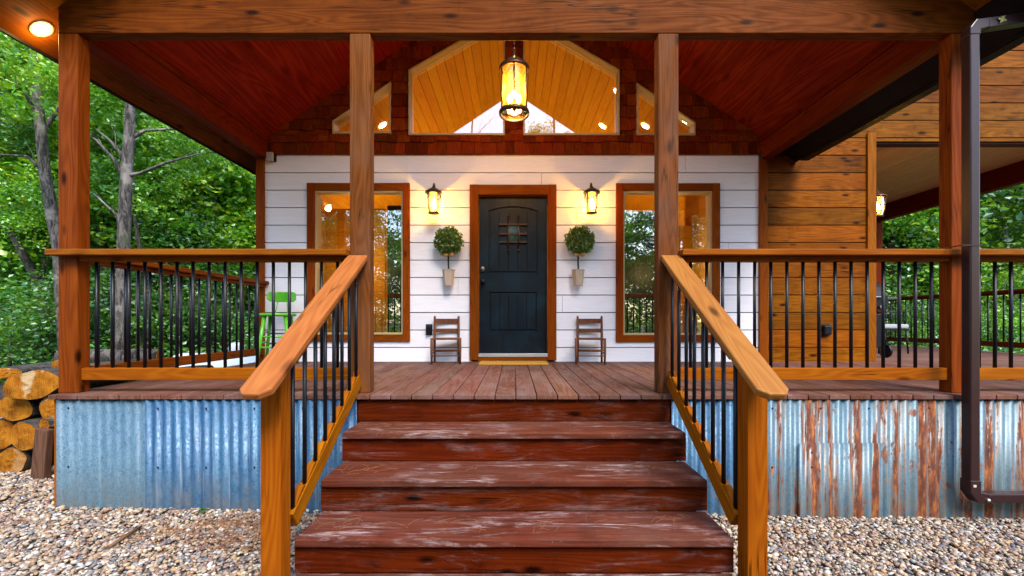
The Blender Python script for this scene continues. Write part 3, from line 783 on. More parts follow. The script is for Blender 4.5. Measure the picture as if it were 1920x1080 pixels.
sheet(1.73, 2.86, -.05, ZD-.034, 3.014, M['rust'], 'corrugated sheet with broad rust stripes right of the right newel', 0)
sheet(2.84, 4.0, -.05, ZD-.034, 3.020, M['rust'], 'rusty corrugated sheet behind the bottom of the downspout', 2)
o = sheet(3.98, 8.2, -.05, ZD-.034, 3.014, M['rust'], 'rusty corrugated sheet at the far right end of the deck', 1)
# screws + overlapping patch
pt = sheet(2.0, 2.60, -.045, Zp(-.86), 3.002, M['rust'], 'short blue corrugated patch laid low over the rust striped sheet', 0)

# ================================================================== STEPS
stp = thing('porch_steps', (0, 2.1, 0), 'wide dark red wooden steps with worn frosted treads', 'steps')
dr_ = [3.03, 2.747, 2.444, 2.152]; tz = [-.712, -.901, -1.0876, -1.27]
tops = [ZD-.034]+[Zp(t)-.04 for t in tz]
for k in range(4):
    MB().box(-1.108, 1.108, dr_[k], dr_[k]+.034, Zp(tz[k]), tops[k]).build('riser', M['riser'], stp, bevel=.003)
for k in range(4):
    yb = dr_[k]; yf = (dr_[k+1]-.03) if k < 3 else 1.83
    MB().box(-1.095, 1.095, yf, yb-.001, Zp(tz[k])-.04, Zp(tz[k])).build('tread', M['tread'], stp, bevel=.006)
MB().box(-1.095, 1.095, 1.86, 1.894, -.03, Zp(tz[3])-.041).build('riser', M['riser'], stp, bevel=.003)
for x in (-1.06, 0, 1.02):
    sg = MB(); pts = [(3.03, Zp(tz[0])-.042), (3.03, -.02), (1.9, -.02), (1.9, Zp(tz[3])-.042)]
    for k in (3, 2, 1): pts += [(dr_[k]+.036, Zp(tz[k])-.042), (dr_[k]+.036, Zp(tz[k-1])-.042)]
    n = len(pts); sg.add([(x, *p) for p in pts]+[(x+.04, *p) for p in pts], [tuple(range(n)), tuple(range(2*n-1, n-1, -1))]+[(i, i+n, (i+1) % n+n, (i+1) % n) for i in range(n)])
    sg.build('stringer', M['riser'], stp)
# pine needles
nd = MB(); rnd = random.Random(11)
def needles(cx, cy, z, n, sx, sy, ln=.09):
    for _ in range(n):
        x, y = rnd.gauss(cx, sx), rnd.gauss(cy, sy); a = rnd.gauss(.2, .9); L = ln*rnd.uniform(.5, 1.1); c = rnd.uniform(-.015, .015)
        dx, dy = math.cos(a)*L/2, math.sin(a)*L/2; h = rnd.uniform(.001, .007)
        nd.tube([(x-dx, y-dy, z+.001), (x-dy*c*10, y+dx*c*10, z+h), (x+dx, y+dy, z+.0015)], .0009, 4, False, False)
for k in range(3):
    ym = (dr_[k]+dr_[k+1])/2
    needles(-.88, ym, Zp(tz[k]), 18, .12, .035); needles(.9, ym+.04, Zp(tz[k]), 10, .1, .03); needles(0, ym, Zp(tz[k]), 8, .45, .05)
needles(.13, 2.28, Zp(tz[2]), 12, .05, .03, .07); needles(-.3, 2.3, Zp(tz[2]), 10, .2, .05)
for (cx, cy, n) in ((-1.75, 2.78, 170), (-1.6, 2.55, 150), (-2.1, 2.65, 110), (-3.2, 2.75, 60), (-3.7, 3.3, 30), (2.2, 2.7, 40), (2.9, 2.6, 30)): needles(cx, cy, float(gz(cx, cy))+.022, n, .2, .07, .10)
needles(-2.2, 4.0, ZD, 40, .6, .6)
tag(nd.build('pine_needles', M['needle']), 'dry orange pine needles scattered over steps and gravel', 'pine needles', kind='stuff')
tw = MB(); tw.tube([(-2.35, 2.47, .088), (-2.362, 2.6, .094), (-2.385, 2.73, .088)], [.010, .012, .007], 6)
tag(tw.build('twig', M['sticks'], loc=(-2.36, 2.6, .08)), 'short brown stick lying on the pebbles left of the steps', 'stick')

# ================================================================== RAILINGS
bal = None
def baluster_mesh(h, r=.0115):
    b = MB(); b.tube([(0, 0, 0), (0, 0, h)], r, 10); return b.mesh('baluster', M['black'])
B1 = baluster_mesh(.79)
def railing(label, p0, p1, start, step, count, cap0=None, cap1=None, mat='orange_', capm=None, endfix=0):
    """p0,p1 = (x,y) ends of rails between posts"""
    horiz = abs(p1[0]-p0[0]) > abs(p1[1]-p0[1]); ax = 'x' if horiz else 'y'
    t = thing('porch_railing', (p0[0], p0[1], ZD), label, 'railing', 'railings around the porch')
    def bx(a0, a1, w, z0, z1, nm, mt, bv=.004, off=0):
        if horiz: MB().box(a0, a1, p0[1]+off-w/2, p0[1]+off+w/2, z0, z1).build(nm, mt, t, bevel=bv)
        else: MB().box(p0[0]+off-w/2, p0[0]+off+w/2, a0, a1, z0, z1).build(nm, mt, t, bevel=bv)
    a0, a1 = (p0[0], p1[0]) if horiz else (p0[1], p1[1])
    bx(cap0 if cap0 is not None else a0, cap1 if cap1 is not None else a1, .145, Zp(.466), Zp(.510), 'cap_rail', M['capx'] if horiz else M[mat+'y'], .006, -.045 if horiz else 0)
    bx(a0, a1, .07, Zp(.432), Zp(.4655), 'top_rail', M[mat+ax], .003)
    bx(a0, a1, .04, Zp(-.430), Zp(-.341), 'bottom_rail', M[mat+ax], .004)
    for k in range(count):
        o = bpy.data.objects.new('baluster', B1); C.objects.link(o); o.parent = t
        q = start+k*step
        o.location = Vector((q, p0[1], Zp(-.35)) if horiz else (p0[0], q, Zp(-.35)))-Vector(t.location)
    return t
YR = YP+.045
railing('front railing left of the steps with black balusters', (-3.149, YR), (-1.188, YR), -3.054, .1175, 16, cap0=-3.31)
railing('front railing right of the steps with black balusters', (1.188, YR), (3.154, YR), 1.29, .1175, 16, cap1=3.315)
railing('red side railing receding along the left edge of the porch', (-3.22, YP+.096), (-3.22, YW+.02), 3.536-.118*3, .118, 19, mat='brown_')
railing('front railing right of the downspout', (3.301, YR), (8.03, YR), 3.40, .1175, 39)
railing('dark red side railing at the far right end of the deck', (8.1, 3.2), (8.1, 9.45), 3.3, .1175, 52, mat='red_')
railing('dark red back railing closing the covered side deck', (4.64, 9.53), (8.03, 9.53), 4.75, .1175, 28, mat='red_')
post(8.03, 8.17, YP, YP+.09, ZD, Zp(.51), M['brown_z'], 'short post at the front right corner of the side deck', 'railing posts of the side deck')
post(8.03, 8.17, 9.46, 9.6, ZD, Zp(2.2), M['red_z'], 'dark red post at the far back corner of the covered side deck', 'posts of the side deck')
post(8.03, 8.17, YW, YW+.14, ZD, Zp(2.2), M['red_z'], 'dark red post at the right edge of the side deck beside the open front', 'posts of the side deck')

# stair handrails
def stair_rail(s, label):
    yN = 2.04
    t = thing('stair_handrail', (s*1.165, yN, 0), label, 'handrail', 'handrails beside the steps')
    def X(a, b): return (min(s*a, s*b), max(s*a, s*b))
    zc = lambda y: Zp(.479-.635*(3.077-y))
    th = math.atan(.635); cs = math.cos(th)
    n0, n1 = X(1.117, 1.214)
    MB().prism([(yN, -.03), (yN+.095, -.03), (yN+.095, zc(yN+.095)-.047), (yN, zc(yN)-.047)], n0, n1, 'yz').build('newel_post', M['orange_z'], t, bevel=.004)
    # sloped parts: local y runs up the slope
    def sloped(name, poly, z0, z1, mat, bv=.004):
        """poly in (x, s): s metres down the slope from the porch post; z relative to cap top"""
        b = MB().prism([(p[0]-s*1.165, -p[1]) for p in poly], z0, z1, 'xy')
        me = b.mesh(name, mat); o = bpy.data.objects.new(name, me); C.objects.link(o); o.parent = t
        o.location = (0, 3.077-yN, zc(3.077)); o.rotation_euler = (th, 0, 0)
        if bv:
            m_ = o.modifiers.new('b', 'BEVEL'); m_.width = bv; m_.segments = 2; m_.limit_method = 'ANGLE'; m_.angle_limit = R(40)
        return o
    L = (3.077-1.83)/cs; c = .034
    xi, xo = s*1.058, s*1.199
    sgn = s
    sloped('cap_rail', [(xi, .002), (xo, .002), (xo, L-c), (xo-sgn*c*.8, L), (xi+sgn*c*1.25, L), (xi, L-c)], -.038, 0, M['cap'], .008)
    a, b_ = s*1.100, s*1.143
    Ls = (3.077-(yN+.095))/cs
    sloped('top_rail', [(a, .03), (b_, .03), (b_, Ls), (a, Ls)], -.095, -.0385, M['orange_y'])
    # bottom rail
    off = (zc(3.063)-Zp(-.364))*cs
    sh_ = off*math.tan(th)
    br = sloped('bottom_rail', [(a, .045+sh_), (b_, .045+sh_), (b_, Ls+.015+sh_), (a, Ls+.015+sh_)], -off-.095, -off, M['orange_y'])
    sp = MB()
    ys = [2.155+.1236*k for k in range(8)]
    edges = [2.14]+ys+[3.075]
    for i in range(len(edges)-1):
        s0 = (3.077-edges[i+1])/cs+.020+sh_; s1 = (3.077-edges[i])/cs-.002+sh_
        if s1-s0 < .03: continue
        xs = sorted((a+sgn*.004-s*1.165, b_-sgn*.004-s*1.165))
        # rounded wedge between two balusters
        prof = [(-s1, -off-.002), (-s0, -off-.002), (-s0, -off+.012), (-s0-.012, -off+.022), (-s0-.03, -off+.024), (-s1, -off+.004)]
        sp.prism(prof, xs[0], xs[1], 'yz')
    me = sp.mesh('baluster_spacer', M['orange_y']); o = bpy.data.objects.new('baluster_spacer', me); C.objects.link(o); o.parent = t
    o.location = (0, 3.077-yN, zc(3.077)); o.rotation_euler = (th, 0, 0)
    for y in ys:
        z0 = zc(y)-(off+.05)/cs; z1 = zc(y)-.06
        b = MB(); b.tube([(s*1.119, y, z0), (s*1.119, y, z1)], .0115, 10); b.build('baluster', M['black'], t)
stair_rail(-1, 'sloping orange handrail with black balusters on the left of the steps')
stair_rail(1, 'sloping orange handrail with black balusters on the right of the steps')

# ================================================================== SIDE PORCH ROOF
sp_ = thing('side_porch_roof', (6.4, 7.5, Zp(2.2)), 'flat wooden ceiling and dark outer beam over the right side deck', 'porch roof')
b = MB(); x = 4.64
while x < 8.25: b.box(x, x+.19, YW+.14, 9.7, Zp(2.53), Zp(2.55)); x += .194
b.build('ceiling', wood('side_ceiling_boards', (.74, .50, .27), (.50, .33, .18), 'y', .4, .08, .2, k=1.0, spec=.4), sp_)
MB().box(8.0, 8.15, YW+.14, 9.65, Zp(2.2), Zp(2.529)).build('outer_beam', M['red_y'], sp_, bevel=.004)
MB().box(4.6, 8.0, 9.5, 9.65, Zp(2.2), Zp(2.529)).build('rear_beam', M['red_x'], sp_, bevel=.004)
MB().box(4.55, 8.5, YW+.14, 10, Zp(2.56), Zp(2.7)).build('roof_slab', M['roof'], sp_)

# ================================================================== DOWNSPOUT
ds = thing('downspout', (3.137, 2.93, 0), 'glossy dark brown metal downspout on the right corner post', 'downspout')
x0_, x1_, y0_, y1_ = 3.104, 3.170, 2.9, 2.966
MB().box(x0_, x1_, y0_, y1_, Zp(-1.10), Zp(1.97)).build('pipe', M['dspout'], ds, bevel=.008)
e = MB()
e.prism([(x0_-.003, Zp(1.95)), (x1_+.003, Zp(1.95)), (x1_+.003, Zp(1.985)), (x1_+.06, Zp(2.0)), (x1_+.06, Zp(2.066)), (x0_+.04, Zp(2.055)), (x0_-.003, Zp(2.0))], y0_-.003, y1_+.003)
e.build('top_elbow', M['dspout'], ds, bevel=.006)
MB().prism([(x1_+.061, Zp(1.998)), (x1_+.061, Zp(2.068)), (3.66, Zp(2.13)), (3.66, Zp(2.06))], y0_, y1_).build('outlet_pipe', M['dspout'], ds, bevel=.006)
e = MB(); e.prism([(x0_-.004, Zp(-1.085)), (x1_+.004, Zp(-1.085)), (x1_+.004, Zp(-1.165)), (x1_+.05, Zp(-1.172)), (x1_+.05, Zp(-1.245)), (x0_+.045, Zp(-1.235)), (x0_-.004, Zp(-1.17))], y0_-.004, y1_+.004)
e.build('bottom_elbow', M['dspout'], ds, bevel=.006)
MB().box(x1_+.051, 5.2, y0_, y1_, Zp(-1.240), Zp(-1.176)).build('drain_pipe', M['dspout'], ds, bevel=.008)
MB().box(x0_-.06, x1_+.012, y0_-.004, y0_-.001, Zp(.512), Zp(.52)).box(x0_-.06, x0_-.056, y0_-.001, 3.07, Zp(.512), Zp(.52)).build('strap', M['dspout'], ds)
MB().box(x0_+.012, x0_+.032, y0_-.0065, y0_-.0045, Zp(-1.128), Zp(-1.112)).build('sticker', M['bone'], ds)
MB().sphere((x1_+.045, y0_-.008, Zp(-1.215)), .012).build('screw', M['silver'], ds)
# gutter along the right eave
gt = MB()
gt.prism([(3.622, Zp(2.03)), (3.72, Zp(2.03)), (3.74, Zp(2.14)), (3.728, Zp(2.14)), (3.71, Zp(2.042)), (3.634, Zp(2.042)), (3.634, Zp(2.14)), (3.622, Zp(2.14))], 2.72, 5.4)
tag(gt.build('gutter', M['darkmetal'], loc=(3.66, 4, Zp(2.03))), 'dark brown gutter along the right eave of the porch roof', 'gutter')
# yellow leaf stuck on outlet pipe
lf = MB(); cx, cz = 3.31, Zp(2.045); pts = []
for i in range(14):
    a = 2*math.pi*i/14; r = [.030, .014, .036, .018, .022, .012, .030][i % 7]*(1 if i < 7 else .85); pts.append((cx+r*math.cos(a), cz+r*math.sin(a)*1.15))
c0 = len(pts); lf.add([(p[0], 2.892, p[1]) for p in pts]+[(cx, 2.889, cz)], [(i, (i+1) % c0, c0) for i in range(c0)])
tag(lf.build('fallen_leaf', plain('yellow_leaf', (.26, .24, .06), .7, 0, .3, 60), loc=(cx, 2.89, cz)), 'pale yellow leaf stuck on the top of the downspout', 'leaf')

# ================================================================== LAMPS
WARM = (1, .58, .13)
def wall_lantern(loc, label, rz=0, e=30):
    """local: wall at y=0, lantern towards -y; z=0 at its centre"""
    t = thing('wall_lantern', (0, 0, 0), label, 'lantern', 'wall lanterns on the cabin')
    b = MB(); b.lathe([(.0001, 0), (.055, 0), (.06, .006), (.05, .018), (.0001, .02)], seg=20)
    b.v = [(x, -z, y*1.3+.09) for x, y, z in b.v]; b.build('backplate', M['iron'], t)
    pts = []
    for i in range(11):
        a = math.pi*(.0+i/10*1.05); pts.append((0, -.055-.05*(1-math.cos(a)), .13+.075*math.sin(a)))
    b = MB(); b.tube([(0, -.01, .09), (0, -.04, .10)]+pts, .008, 8); b.build('hook', M['iron'], t)
    c = (0, -.14, 0)
    b = MB(); b.lathe([(.0001, .165), (.018, .16), (.022, .145), (.045, .135), (.075, .115), (.092, .10), (.094, .088), (.07, .088), (.0001, .09)], c, 24); b.build('cap', M['iron'], t)
    b = MB(); b.lathe([(.062, .088), (.068, .02), (.062, -.06), (.052, -.125)], c, 24); b.build('glass', M['lampglass2'], t)
    b = MB()
    for k in range(4):
        a = math.pi/4+k*math.pi/2; b.tube([(c[0]+r*math.cos(a), c[1]+r*math.sin(a), z) for r, z in ((.074, .088), (.074, .02), (.067, -.06), (.056, -.13))], .0045, 6)
    b.torus((c[0], c[1], -.13), .055, .007); b.torus((c[0], c[1], .088), .075, .006)
    b.lathe([(.0001, -.138), (.055, -.133), (.055, -.128), (.0001, -.128)], c, 20)
    b.build('cage', M['iron'], t)
    b = MB(); b.sphere((0, -.14, -.01), .022, sc=(1, 1, 1.6)); bu = b.build('bulb', M['bulb'], t)
    light('lantern_light', (0, -.14, -.01), e, WARM, .03, t)
    t.location = loc; t.rotation_euler = (0, 0, rz); t.scale = (1.14, 1.14, 1.14)
    return t
wl = wall_lantern((wx(817.5), YW-.002, wz(384)), 'lit bronze wall lantern on the white boards left of the door')
dup(wl, (wx(1105), YW-.002, wz(384)), 'lit bronze wall lantern on the white boards right of the door')
dup(wl, (wx(1638)+.02, 5.64, Zp(1.53)), 'lit bronze lantern on the amber side wall under the side porch', R(90))

def pendant():
    t = thing('pendant_lantern', (0, 4.05, Zp(2.0)), 'round amber glass lantern lit and hanging on a chain in the middle of the porch', 'lantern')
    x, y = 0, 4.05; S = 4.05/800; zz = lambda py: Zp((602-py)*S)
    R0 = .131; zt, zb = zz(118+12), zz(212)
    b = MB(); ch = MB()
    zc_ = zt+.14; n = 0
    while zc_ < ceilz(0)-.14:
        h = .026; pts = []
        for i in range(13):
            a = 2*math.pi*i/12; u = .010*math.cos(a); w = h*math.sin(a)
            pts.append((x+(u if n % 2 else 0), y+(0 if n % 2 else u), zc_+w))
        ch.tube(pts, .0032, 5, False); zc_ += .044; n += 1
    ch.build('chain', M['iron'], t)
    b = MB(); b.lathe([(.0001, .03), (.05, .025), (.06, 0), (.0001, 0)], (x, y, ceilz(0)-.13)); b.build('canopy', M['iron'], t)
    b = MB()
    for k in range(6):
        a = k*math.pi/3+.3; b.tube([(x, y, zt+.135), (x+R0*.45*math.cos(a), y+R0*.45*math.sin(a), zt+.085), (x+R0*math.cos(a), y+R0*math.sin(a), zt+.012)], .005, 6)
    b.sphere((x, y, zt+.135), .018)
    b.build('hanger', M['iron'], t)
    for z in (zt, zb):
        b = MB(); b.lathe([(R0-.006, -.02), (R0+.010, -.02), (R0+.014, 0), (R0+.008, .02), (R0-.006, .02), (R0-.006, -.02)], (x, y, z), 32)
        b.build('ring', M['iron'], t)
    b = MB()
    for k in range(6):
        a = k*math.pi/3+.52; b.tube([(x+(R0+.002)*math.cos(a), y+(R0+.002)*math.sin(a), zt), (x+(R0+.002)*math.cos(a), y+(R0+.002)*math.sin(a), zb)], .0075, 6)
    b.build('bar', M['iron'], t)
    b = MB(); b.lathe([(R0-.008, zb-zt), (R0-.008, 0)], (x, y, zt), 40); b.build('glass', M['lampglass'], t)
    b = MB(); b.tube([(x, y, zt+.1), (x, y, zb+.04)], .006, 6); b.sphere((x, y, zb+.04), .02)
    for k in range(3):
        a = k*2.094+.5; b.tube([(x, y, zb+.05), (x+.05*math.cos(a), y+.05*math.sin(a), zb+.05), (x+.06*math.cos(a), y+.06*math.sin(a), zb+.10)], .006, 6)
    b.build('candle_arms', M['iron'], t)
    for k in range(3):
        a = k*2.094+.5; b = MB(); b.sphere((x+.05*math.cos(a), y+.05*math.sin(a), zb+.15), .026, sc=(1, 1, 1.5)); b.build('bulb', M['bulb'], t)
    light('pendant_light', (x, y, zb+.17), 22, WARM, .07, t)
    return t
pendant()
# eave lamp on left soffit
xl, yl = -3.465, 3.13; zl = ceilz(xl)-.003; t = thing('eave_lamp', (xl, yl, zl), 'bright round recessed lamp in the left eave beside the corner post', 'lamp')
def tilt(mb):
    mb.v = [(xl+vx, yl+vy, zl+PITCH*vx-vz) for vx, vy, vz in mb.v]; return mb
b = MB(); b.lathe([(.046, 0), (.063, 0), (.061, .006), (.047, .008), (.046, 0)], seg=32); tilt(b).build('trim_ring', M['cream'], t)
b = MB(); b.lathe([(.0001, .003), (.047, .003)], seg=32); tilt(b).build('lens', M['canlight'], t)
light('eave_light', (xl, yl, zl-.05), 2.2, (1, .60, .2), .05, t)

# ================================================================== OBJECTS BY THE DOOR
def leaf_cloud(P, size, rng, flat=.0):
    n = len(P); d = rng.normal(0, 1, (n, 3)); d /= np.linalg.norm(d, axis=1)[:, None]
    e = rng.normal(0, 1, (n, 3)); e[:, 2] *= (1-flat); e = e-d*(e*d).sum(1)[:, None]; e /= np.linalg.norm(e, axis=1)[:, None]
    if flat: d[:, 2] *= (1-flat); d /= np.linalg.norm(d, axis=1)[:, None]
    s = size*rng.uniform(.6, 1.3, n)[:, None]; nn = np.cross(d, e)
    V = np.stack([P, P+d*s*.5+e*s*.33+nn*s*.08, P+d*s, P+d*s*.5-e*s*.33+nn*s*.08], 1).reshape(-1, 3)
    return V, np.arange(4*n).reshape(-1, 4)
def topiary(cx, stemx, potx, label, seed):
    t = thing('wall_topiary', (wx(stemx), YW-.1, wz(537)), label, 'topiary', 'topiaries hanging beside the door')
    rng = np.random.default_rng(seed); n = 2600; d = rng.normal(0, 1, (n, 3)); d /= np.linalg.norm(d, axis=1)[:, None]
    r = .165*rng.uniform(.72, 1.08, n)[:, None]*(1+.08*np.sin(d[:, :1]*7+seed)*np.sin(d[:, 2:]*6))
    P = d*r*np.array([1, .6, 1])+np.array([wx(cx), YW-.125, wz(455)])
    V, F = leaf_cloud(P, .034, rng); o = Vector(t.location)
    V[:, 1] = np.minimum(V[:, 1], YW-.004)
    from_np('foliage', V-np.array(o[:]), F, M['topleaf'], t)
    MB().tube([(wx(stemx), YW-.08, wz(474)), (wx(stemx)-.004, YW-.08, wz(490)), (wx(stemx), YW-.08, wz(510))], .011, 8).build('stem', M['bark_dark'], t)
    q = MB(); a = wx(potx); q.lathe([(.058, 0), (.080, .195), (.086, .195), (.086, .205), (.07, .205), (.0001, .19)], (a, YW-.09, wz(537)), 6, False); q.lathe([(.0001, 0), (.058, 0)], (a, YW-.09, wz(537)), 6, False)
    q.build('pot', M['whitewash'], t)
    q = MB(); x = wx(stemx)+.01
    q.sphere((x-.035, YW-.15, wz(481)), .03, sc=(1.2, .5, .8)); q.sphere((x+.035, YW-.15, wz(480)), .03, sc=(1.1, .5, 1)); q.build('bow', plain('tan_bow', (.40, .20, .06), .8), t)
topiary(843.7, 843, 843, 'round leafy topiary in a white pot hung left of the door', 4)
topiary(1084.8, 1082.7, 1082, 'round leafy topiary in a white pot hung right of the door', 9)

def small_chair(loc, rz, label):
    t = thing('ladder_back_chair', (0, 0, 0), label, 'chair', 'small ladder back chairs beside the door')
    W, D, wf = .30, .25, .34      # back faces +y
    for s_ in (-1, 1):
        MB().tube([(s_*W/2, D, 0), (s_*W/2, D-.005, .3), (s_*W/2, D+.03, .57), (s_*W/2, D+.032, .585)], [.013, .017, .014, .009], 8).build('back_leg', M['childwood'], t)
        MB().tube([(s_*wf/2, 0, 0), (s_*wf/2, 0, .18), (s_*wf/2, 0, .315)], [.012, .017, .016], 8).build('front_leg', M['childwood'], t)
    for z, h in ((.52, .06), (.40, .05)):
        b = MB(); n = 8
        for i in range(n):
            u0, u1 = i/n, (i+1)/n; yy = lambda u: D+.012+.02*(1-(2*u-1)**2)+(z-.3)*.08
            b.add([(-W/2+W*u0, yy(u0), z-h/2), (-W/2+W*u1, yy(u1), z-h/2), (-W/2+W*u1, yy(u1), z+h/2), (-W/2+W*u0, yy(u0), z+h/2), (-W/2+W*u0, yy(u0)+.01, z-h/2), (-W/2+W*u1, yy(u1)+.01, z-h/2), (-W/2+W*u1, yy(u1)+.01, z+h/2), (-W/2+W*u0, yy(u0)+.01, z+h/2)], [(0, 1, 2, 3), (5, 4, 7, 6), (3, 2, 6, 7), (4, 5, 1, 0)])
        b.build('back_slat', M['childwood'], t)
    b = MB(); b.prism([(-wf/2, -.012), (wf/2, -.012), (W/2, D+.005), (-W/2, D+.005)], .292, .312, 'xy'); b.build('seat', wood('woven_seat', (.26, .13, .08), (.13, .06, .035), 'x', .8, .1, 0, scale=2), t, bevel=.006)
    b = MB()
    for z in (.10, .17): b.tube([(-wf/2, 0, z), (wf/2, 0, z)], .008, 6) if z == .17 or True else None
    b.tube([(-W/2, D, .14), (W/2, D, .14)], .008, 6)
    for s_ in (-1, 1): b.tube([(s_*wf/2, 0, .13), (s_*W/2, D, .13)], .008, 6)
    b.build('stretcher', M['childwood'], t)
    t.location = loc; t.rotation_euler = (0, 0, rz); return t
c1 = small_chair((wx(837)+.045, 5.16, ZD), R(7), 'small brown ladder back chair on the left side of the door')
dup(c1, (wx(1104)-.04, 5.14, ZD), 'small brown ladder back chair on the right side of the door', R(-8))

mt = MB().box(-.415, .415, -.17, .17, 0, .018).build('doormat', M['mat'], None, bevel=.005); mt.location = (wx(961.5)+.01, 5.22, ZD)
tag(mt, 'yellow coir doormat with green pattern in front of the dark door', 'doormat')
# outlets and sensor
def outlet(x, y, label, w=.085, h=.13):
    t = thing('outlet_cover', (wx(x), YW-.001, wz(y)-h/2), label, 'outlet cover', 'black outlet covers on the walls')
    MB().box(wx(x)-w/2, wx(x)+w/2, YW-.006, YW-.001, wz(y)-h/2-.005, wz(y)+h/2+.005).build('plate', M['black'], t, bevel=.002)
    MB().box(wx(x)-w/2+.008, wx(x)+w/2-.008, YW-.05, YW-.0065, wz(y)-h/2+.005, wz(y)+h/2-.01).build('cover', M['black'], t, bevel=.012)
outlet(804.6, 618, 'black outlet cover on the white wall beside the left small chair')
outlet(1548.5, 618.5, 'black outlet cover on the amber boards at the right', .11, .13)
t = thing('motion_sensor', (wx(511), YW-.05, wz(305)), 'small off white sensor box at the upper left corner of the white wall', 'sensor')
MB().box(wx(505), wx(516.5), YW-.075, YW-.036, wz(305), wz(289)).build('housing', M['bone'], t, bevel=.006)
MB().box(wx(507), wx(519), YW-.036, YW-.001, wz(304), wz(288)).build('mount', M['black'], t)

# green stool
def green_stool():
    t = thing('bar_stool', (0, 0, 0), 'lime green low back stool on the porch behind the left handrail', 'stool')
    b = MB(); b.lathe([(.0001, 0), (.185, 0), (.195, .01), (.195, .03), (.185, .038), (.0001, .036)], (0, 0, .575), 28); b.build('seat', M['green'], t)
    for sx in (-1, 1):
        for sy in (-1, 1):
            MB().tube([(sx*.11, sy*.11, .58), (sx*.175, sy*.17, 0)], [.022, .015], 10).build('leg', M['green'], t)
        MB().tube([(sx*.07, .15, .60), (sx*.05, .19, .76)], .006, 8).build('spindle', M['green'], t)
    b = MB()
    for z, k in ((.22, 1.0), (.34, .9)):
        q = .155*k; b.tube([(-q, -q, z), (q, -q, z)], .010, 8); b.tube([(-q, q, z+.03), (q, q, z+.03)], .010, 8); b.tube([(-q, -q, z+.05), (-q, q, z+.05)], .010, 8); b.tube([(q, -q, z+.05), (q, q, z+.05)], .010, 8)
    b.build('stretcher', M['green'], t)
    b = MB(); n = 14; pts = []
    V = []
    for i in range(n+1):
        u = -1+2*i/n; x = u*.16; y = .20-.05*u*u; hh = .062*(1-max(0, (abs(u)-.75)/.25)**2*.45)
        V += [(x, y, .815-hh), (x, y, .815+hh), (x, y+.018, .815+hh), (x, y+.018, .815-hh)]
    F = []
    for i in range(n):
        for j in range(4): F.append((i*4+j, (i+1)*4+j, (i+1)*4+(j+1) % 4, i*4+(j+1) % 4))
    F += [(0, 1, 2, 3), (n*4+3, n*4+2, n*4+1, n*4)]
    b.add(V, F); b.build('backrest', M['green'], t, bevel=.006)
    t.location = (-2.78, 5.02, ZD); t.rotation_euler = (0, 0, R(14)); return t
green_stool()

# propane tank beyond the left railing
t = thing('propane_tank', (-5.0, 7.5, 0), 'white horizontal tank on the ground beyond the left railing', 'tank')
b = MB(); prof = [(.0001, -1.1), (.12, -1.07), (.24, -.99), (.30, -.88), (.31, -.8), (.31, .8), (.30, .88), (.24, .99), (.12, 1.07), (.0001, 1.1)]
b.lathe(prof, (0, 0, 0), 32); b.v = [(-5.0+z, 7.5+y, .53+x) for x, y, z in b.v]; b.build('body', M['tank'], t)
b = MB(); b.lathe([(.12, -.05), (.12, .08), (.11, .12), (.07, .15), (.0001, .16)], (-4.88, 7.5, .87), 24); b.build('dome', M['tank'], t)
for x in (-5.6, -4.4): MB().box(x-.05, x+.05, 7.3, 7.7, .02, .27).build('foot', M['tank'], t)

# grill and patio chair on side deck
t = thing('gas_grill', (5.1, 6.25, ZD), 'black gas grill with wheels half hidden behind the amber corner trim', 'grill')
b = MB(); b.box(4.80, 5.24, 6.05, 6.45, ZD+.14, ZD+.62); b.build('dark_body', M['black'], t, bevel=.01)  # grill cabinet below the lid
b = MB(); pr = [(6.02+.46*i/10, ZD+.88+.22*math.sin(math.pi*i/10)) for i in range(11)]+[(6.48, ZD+.68), (6.02, ZD+.68)]
b.prism(pr, 4.76, 5.28, 'yz'); b.build('lid', M['black'], t, bevel=.01)
MB().box(5.285, 5.50, 6.08, 6.42, ZD+.83, ZD+.86).build('side_shelf', plain('dark_shelf', (.05, .055, .07), .3, .3), t, bevel=.006)
MB().tube([(4.84, 6.0, ZD+.86), (5.2, 6.0, ZD+.86)], .012, 8).build('handle', M['silver'], t)
for y in (6.08, 6.42):
    b = MB(); b.lathe([(.0001, -.02), (.085, -.02), (.095, -.012), (.095, .012), (.085, .02), (.0001, .02)], (0, 0, 0), 24)
    b.v = [(5.30+z, y+x, ZD+.095+yy) for x, yy, z in b.v]; b.build('wheel', M['black'], t)
    MB().box(5.22, 5.26, y-.015, y+.015, ZD+.03, ZD+.14).build('leg', M['silver'], t)
for k in range(3):
    b = MB(); b.tube([(4.9+k*.13, 6.01, ZD+.72), (4.9+k*.13, 5.985, ZD+.72)], .02, 12); b.build('knob', M['silver'], t)
t = thing('patio_chair', (6.05, 7.0, ZD), 'black metal patio chair with grey seat cushion on the side deck', 'chair')
MB().box(5.84, 6.28, 6.78, 7.22, ZD+.40, ZD+.47).build('cushion', M['cushion'], t, bevel=.02)
MB().box(5.82, 6.28, 6.78, 7.22, ZD+.37, ZD+.398).build('seat_frame', M['black'], t, bevel=.004)
for x, y in ((5.84, 6.8), (5.84, 7.2), (6.25, 6.8), (6.25, 7.2)): MB().tube([(x, y, ZD+.385), (x+(.03 if x > 6 else -.03), y, ZD)], .012, 8).build('leg', M['black'], t)
b = MB()
for y in np.linspace(6.8, 7.2, 7): b.tube([(5.84, y, ZD+.39), (5.76, y, ZD+.88)], .009, 6)
b.tube([(5.76, 6.8, ZD+.88), (5.76, 7.2, ZD+.88)], .012, 8); b.build('backrest', M['black'], t)
for y in (6.8, 7.2): MB().tube([(5.79, y, ZD+.66), (6.2, y, ZD+.66), (6.23, y, ZD+.385)], .011, 8).build('armrest', M['black'], t)

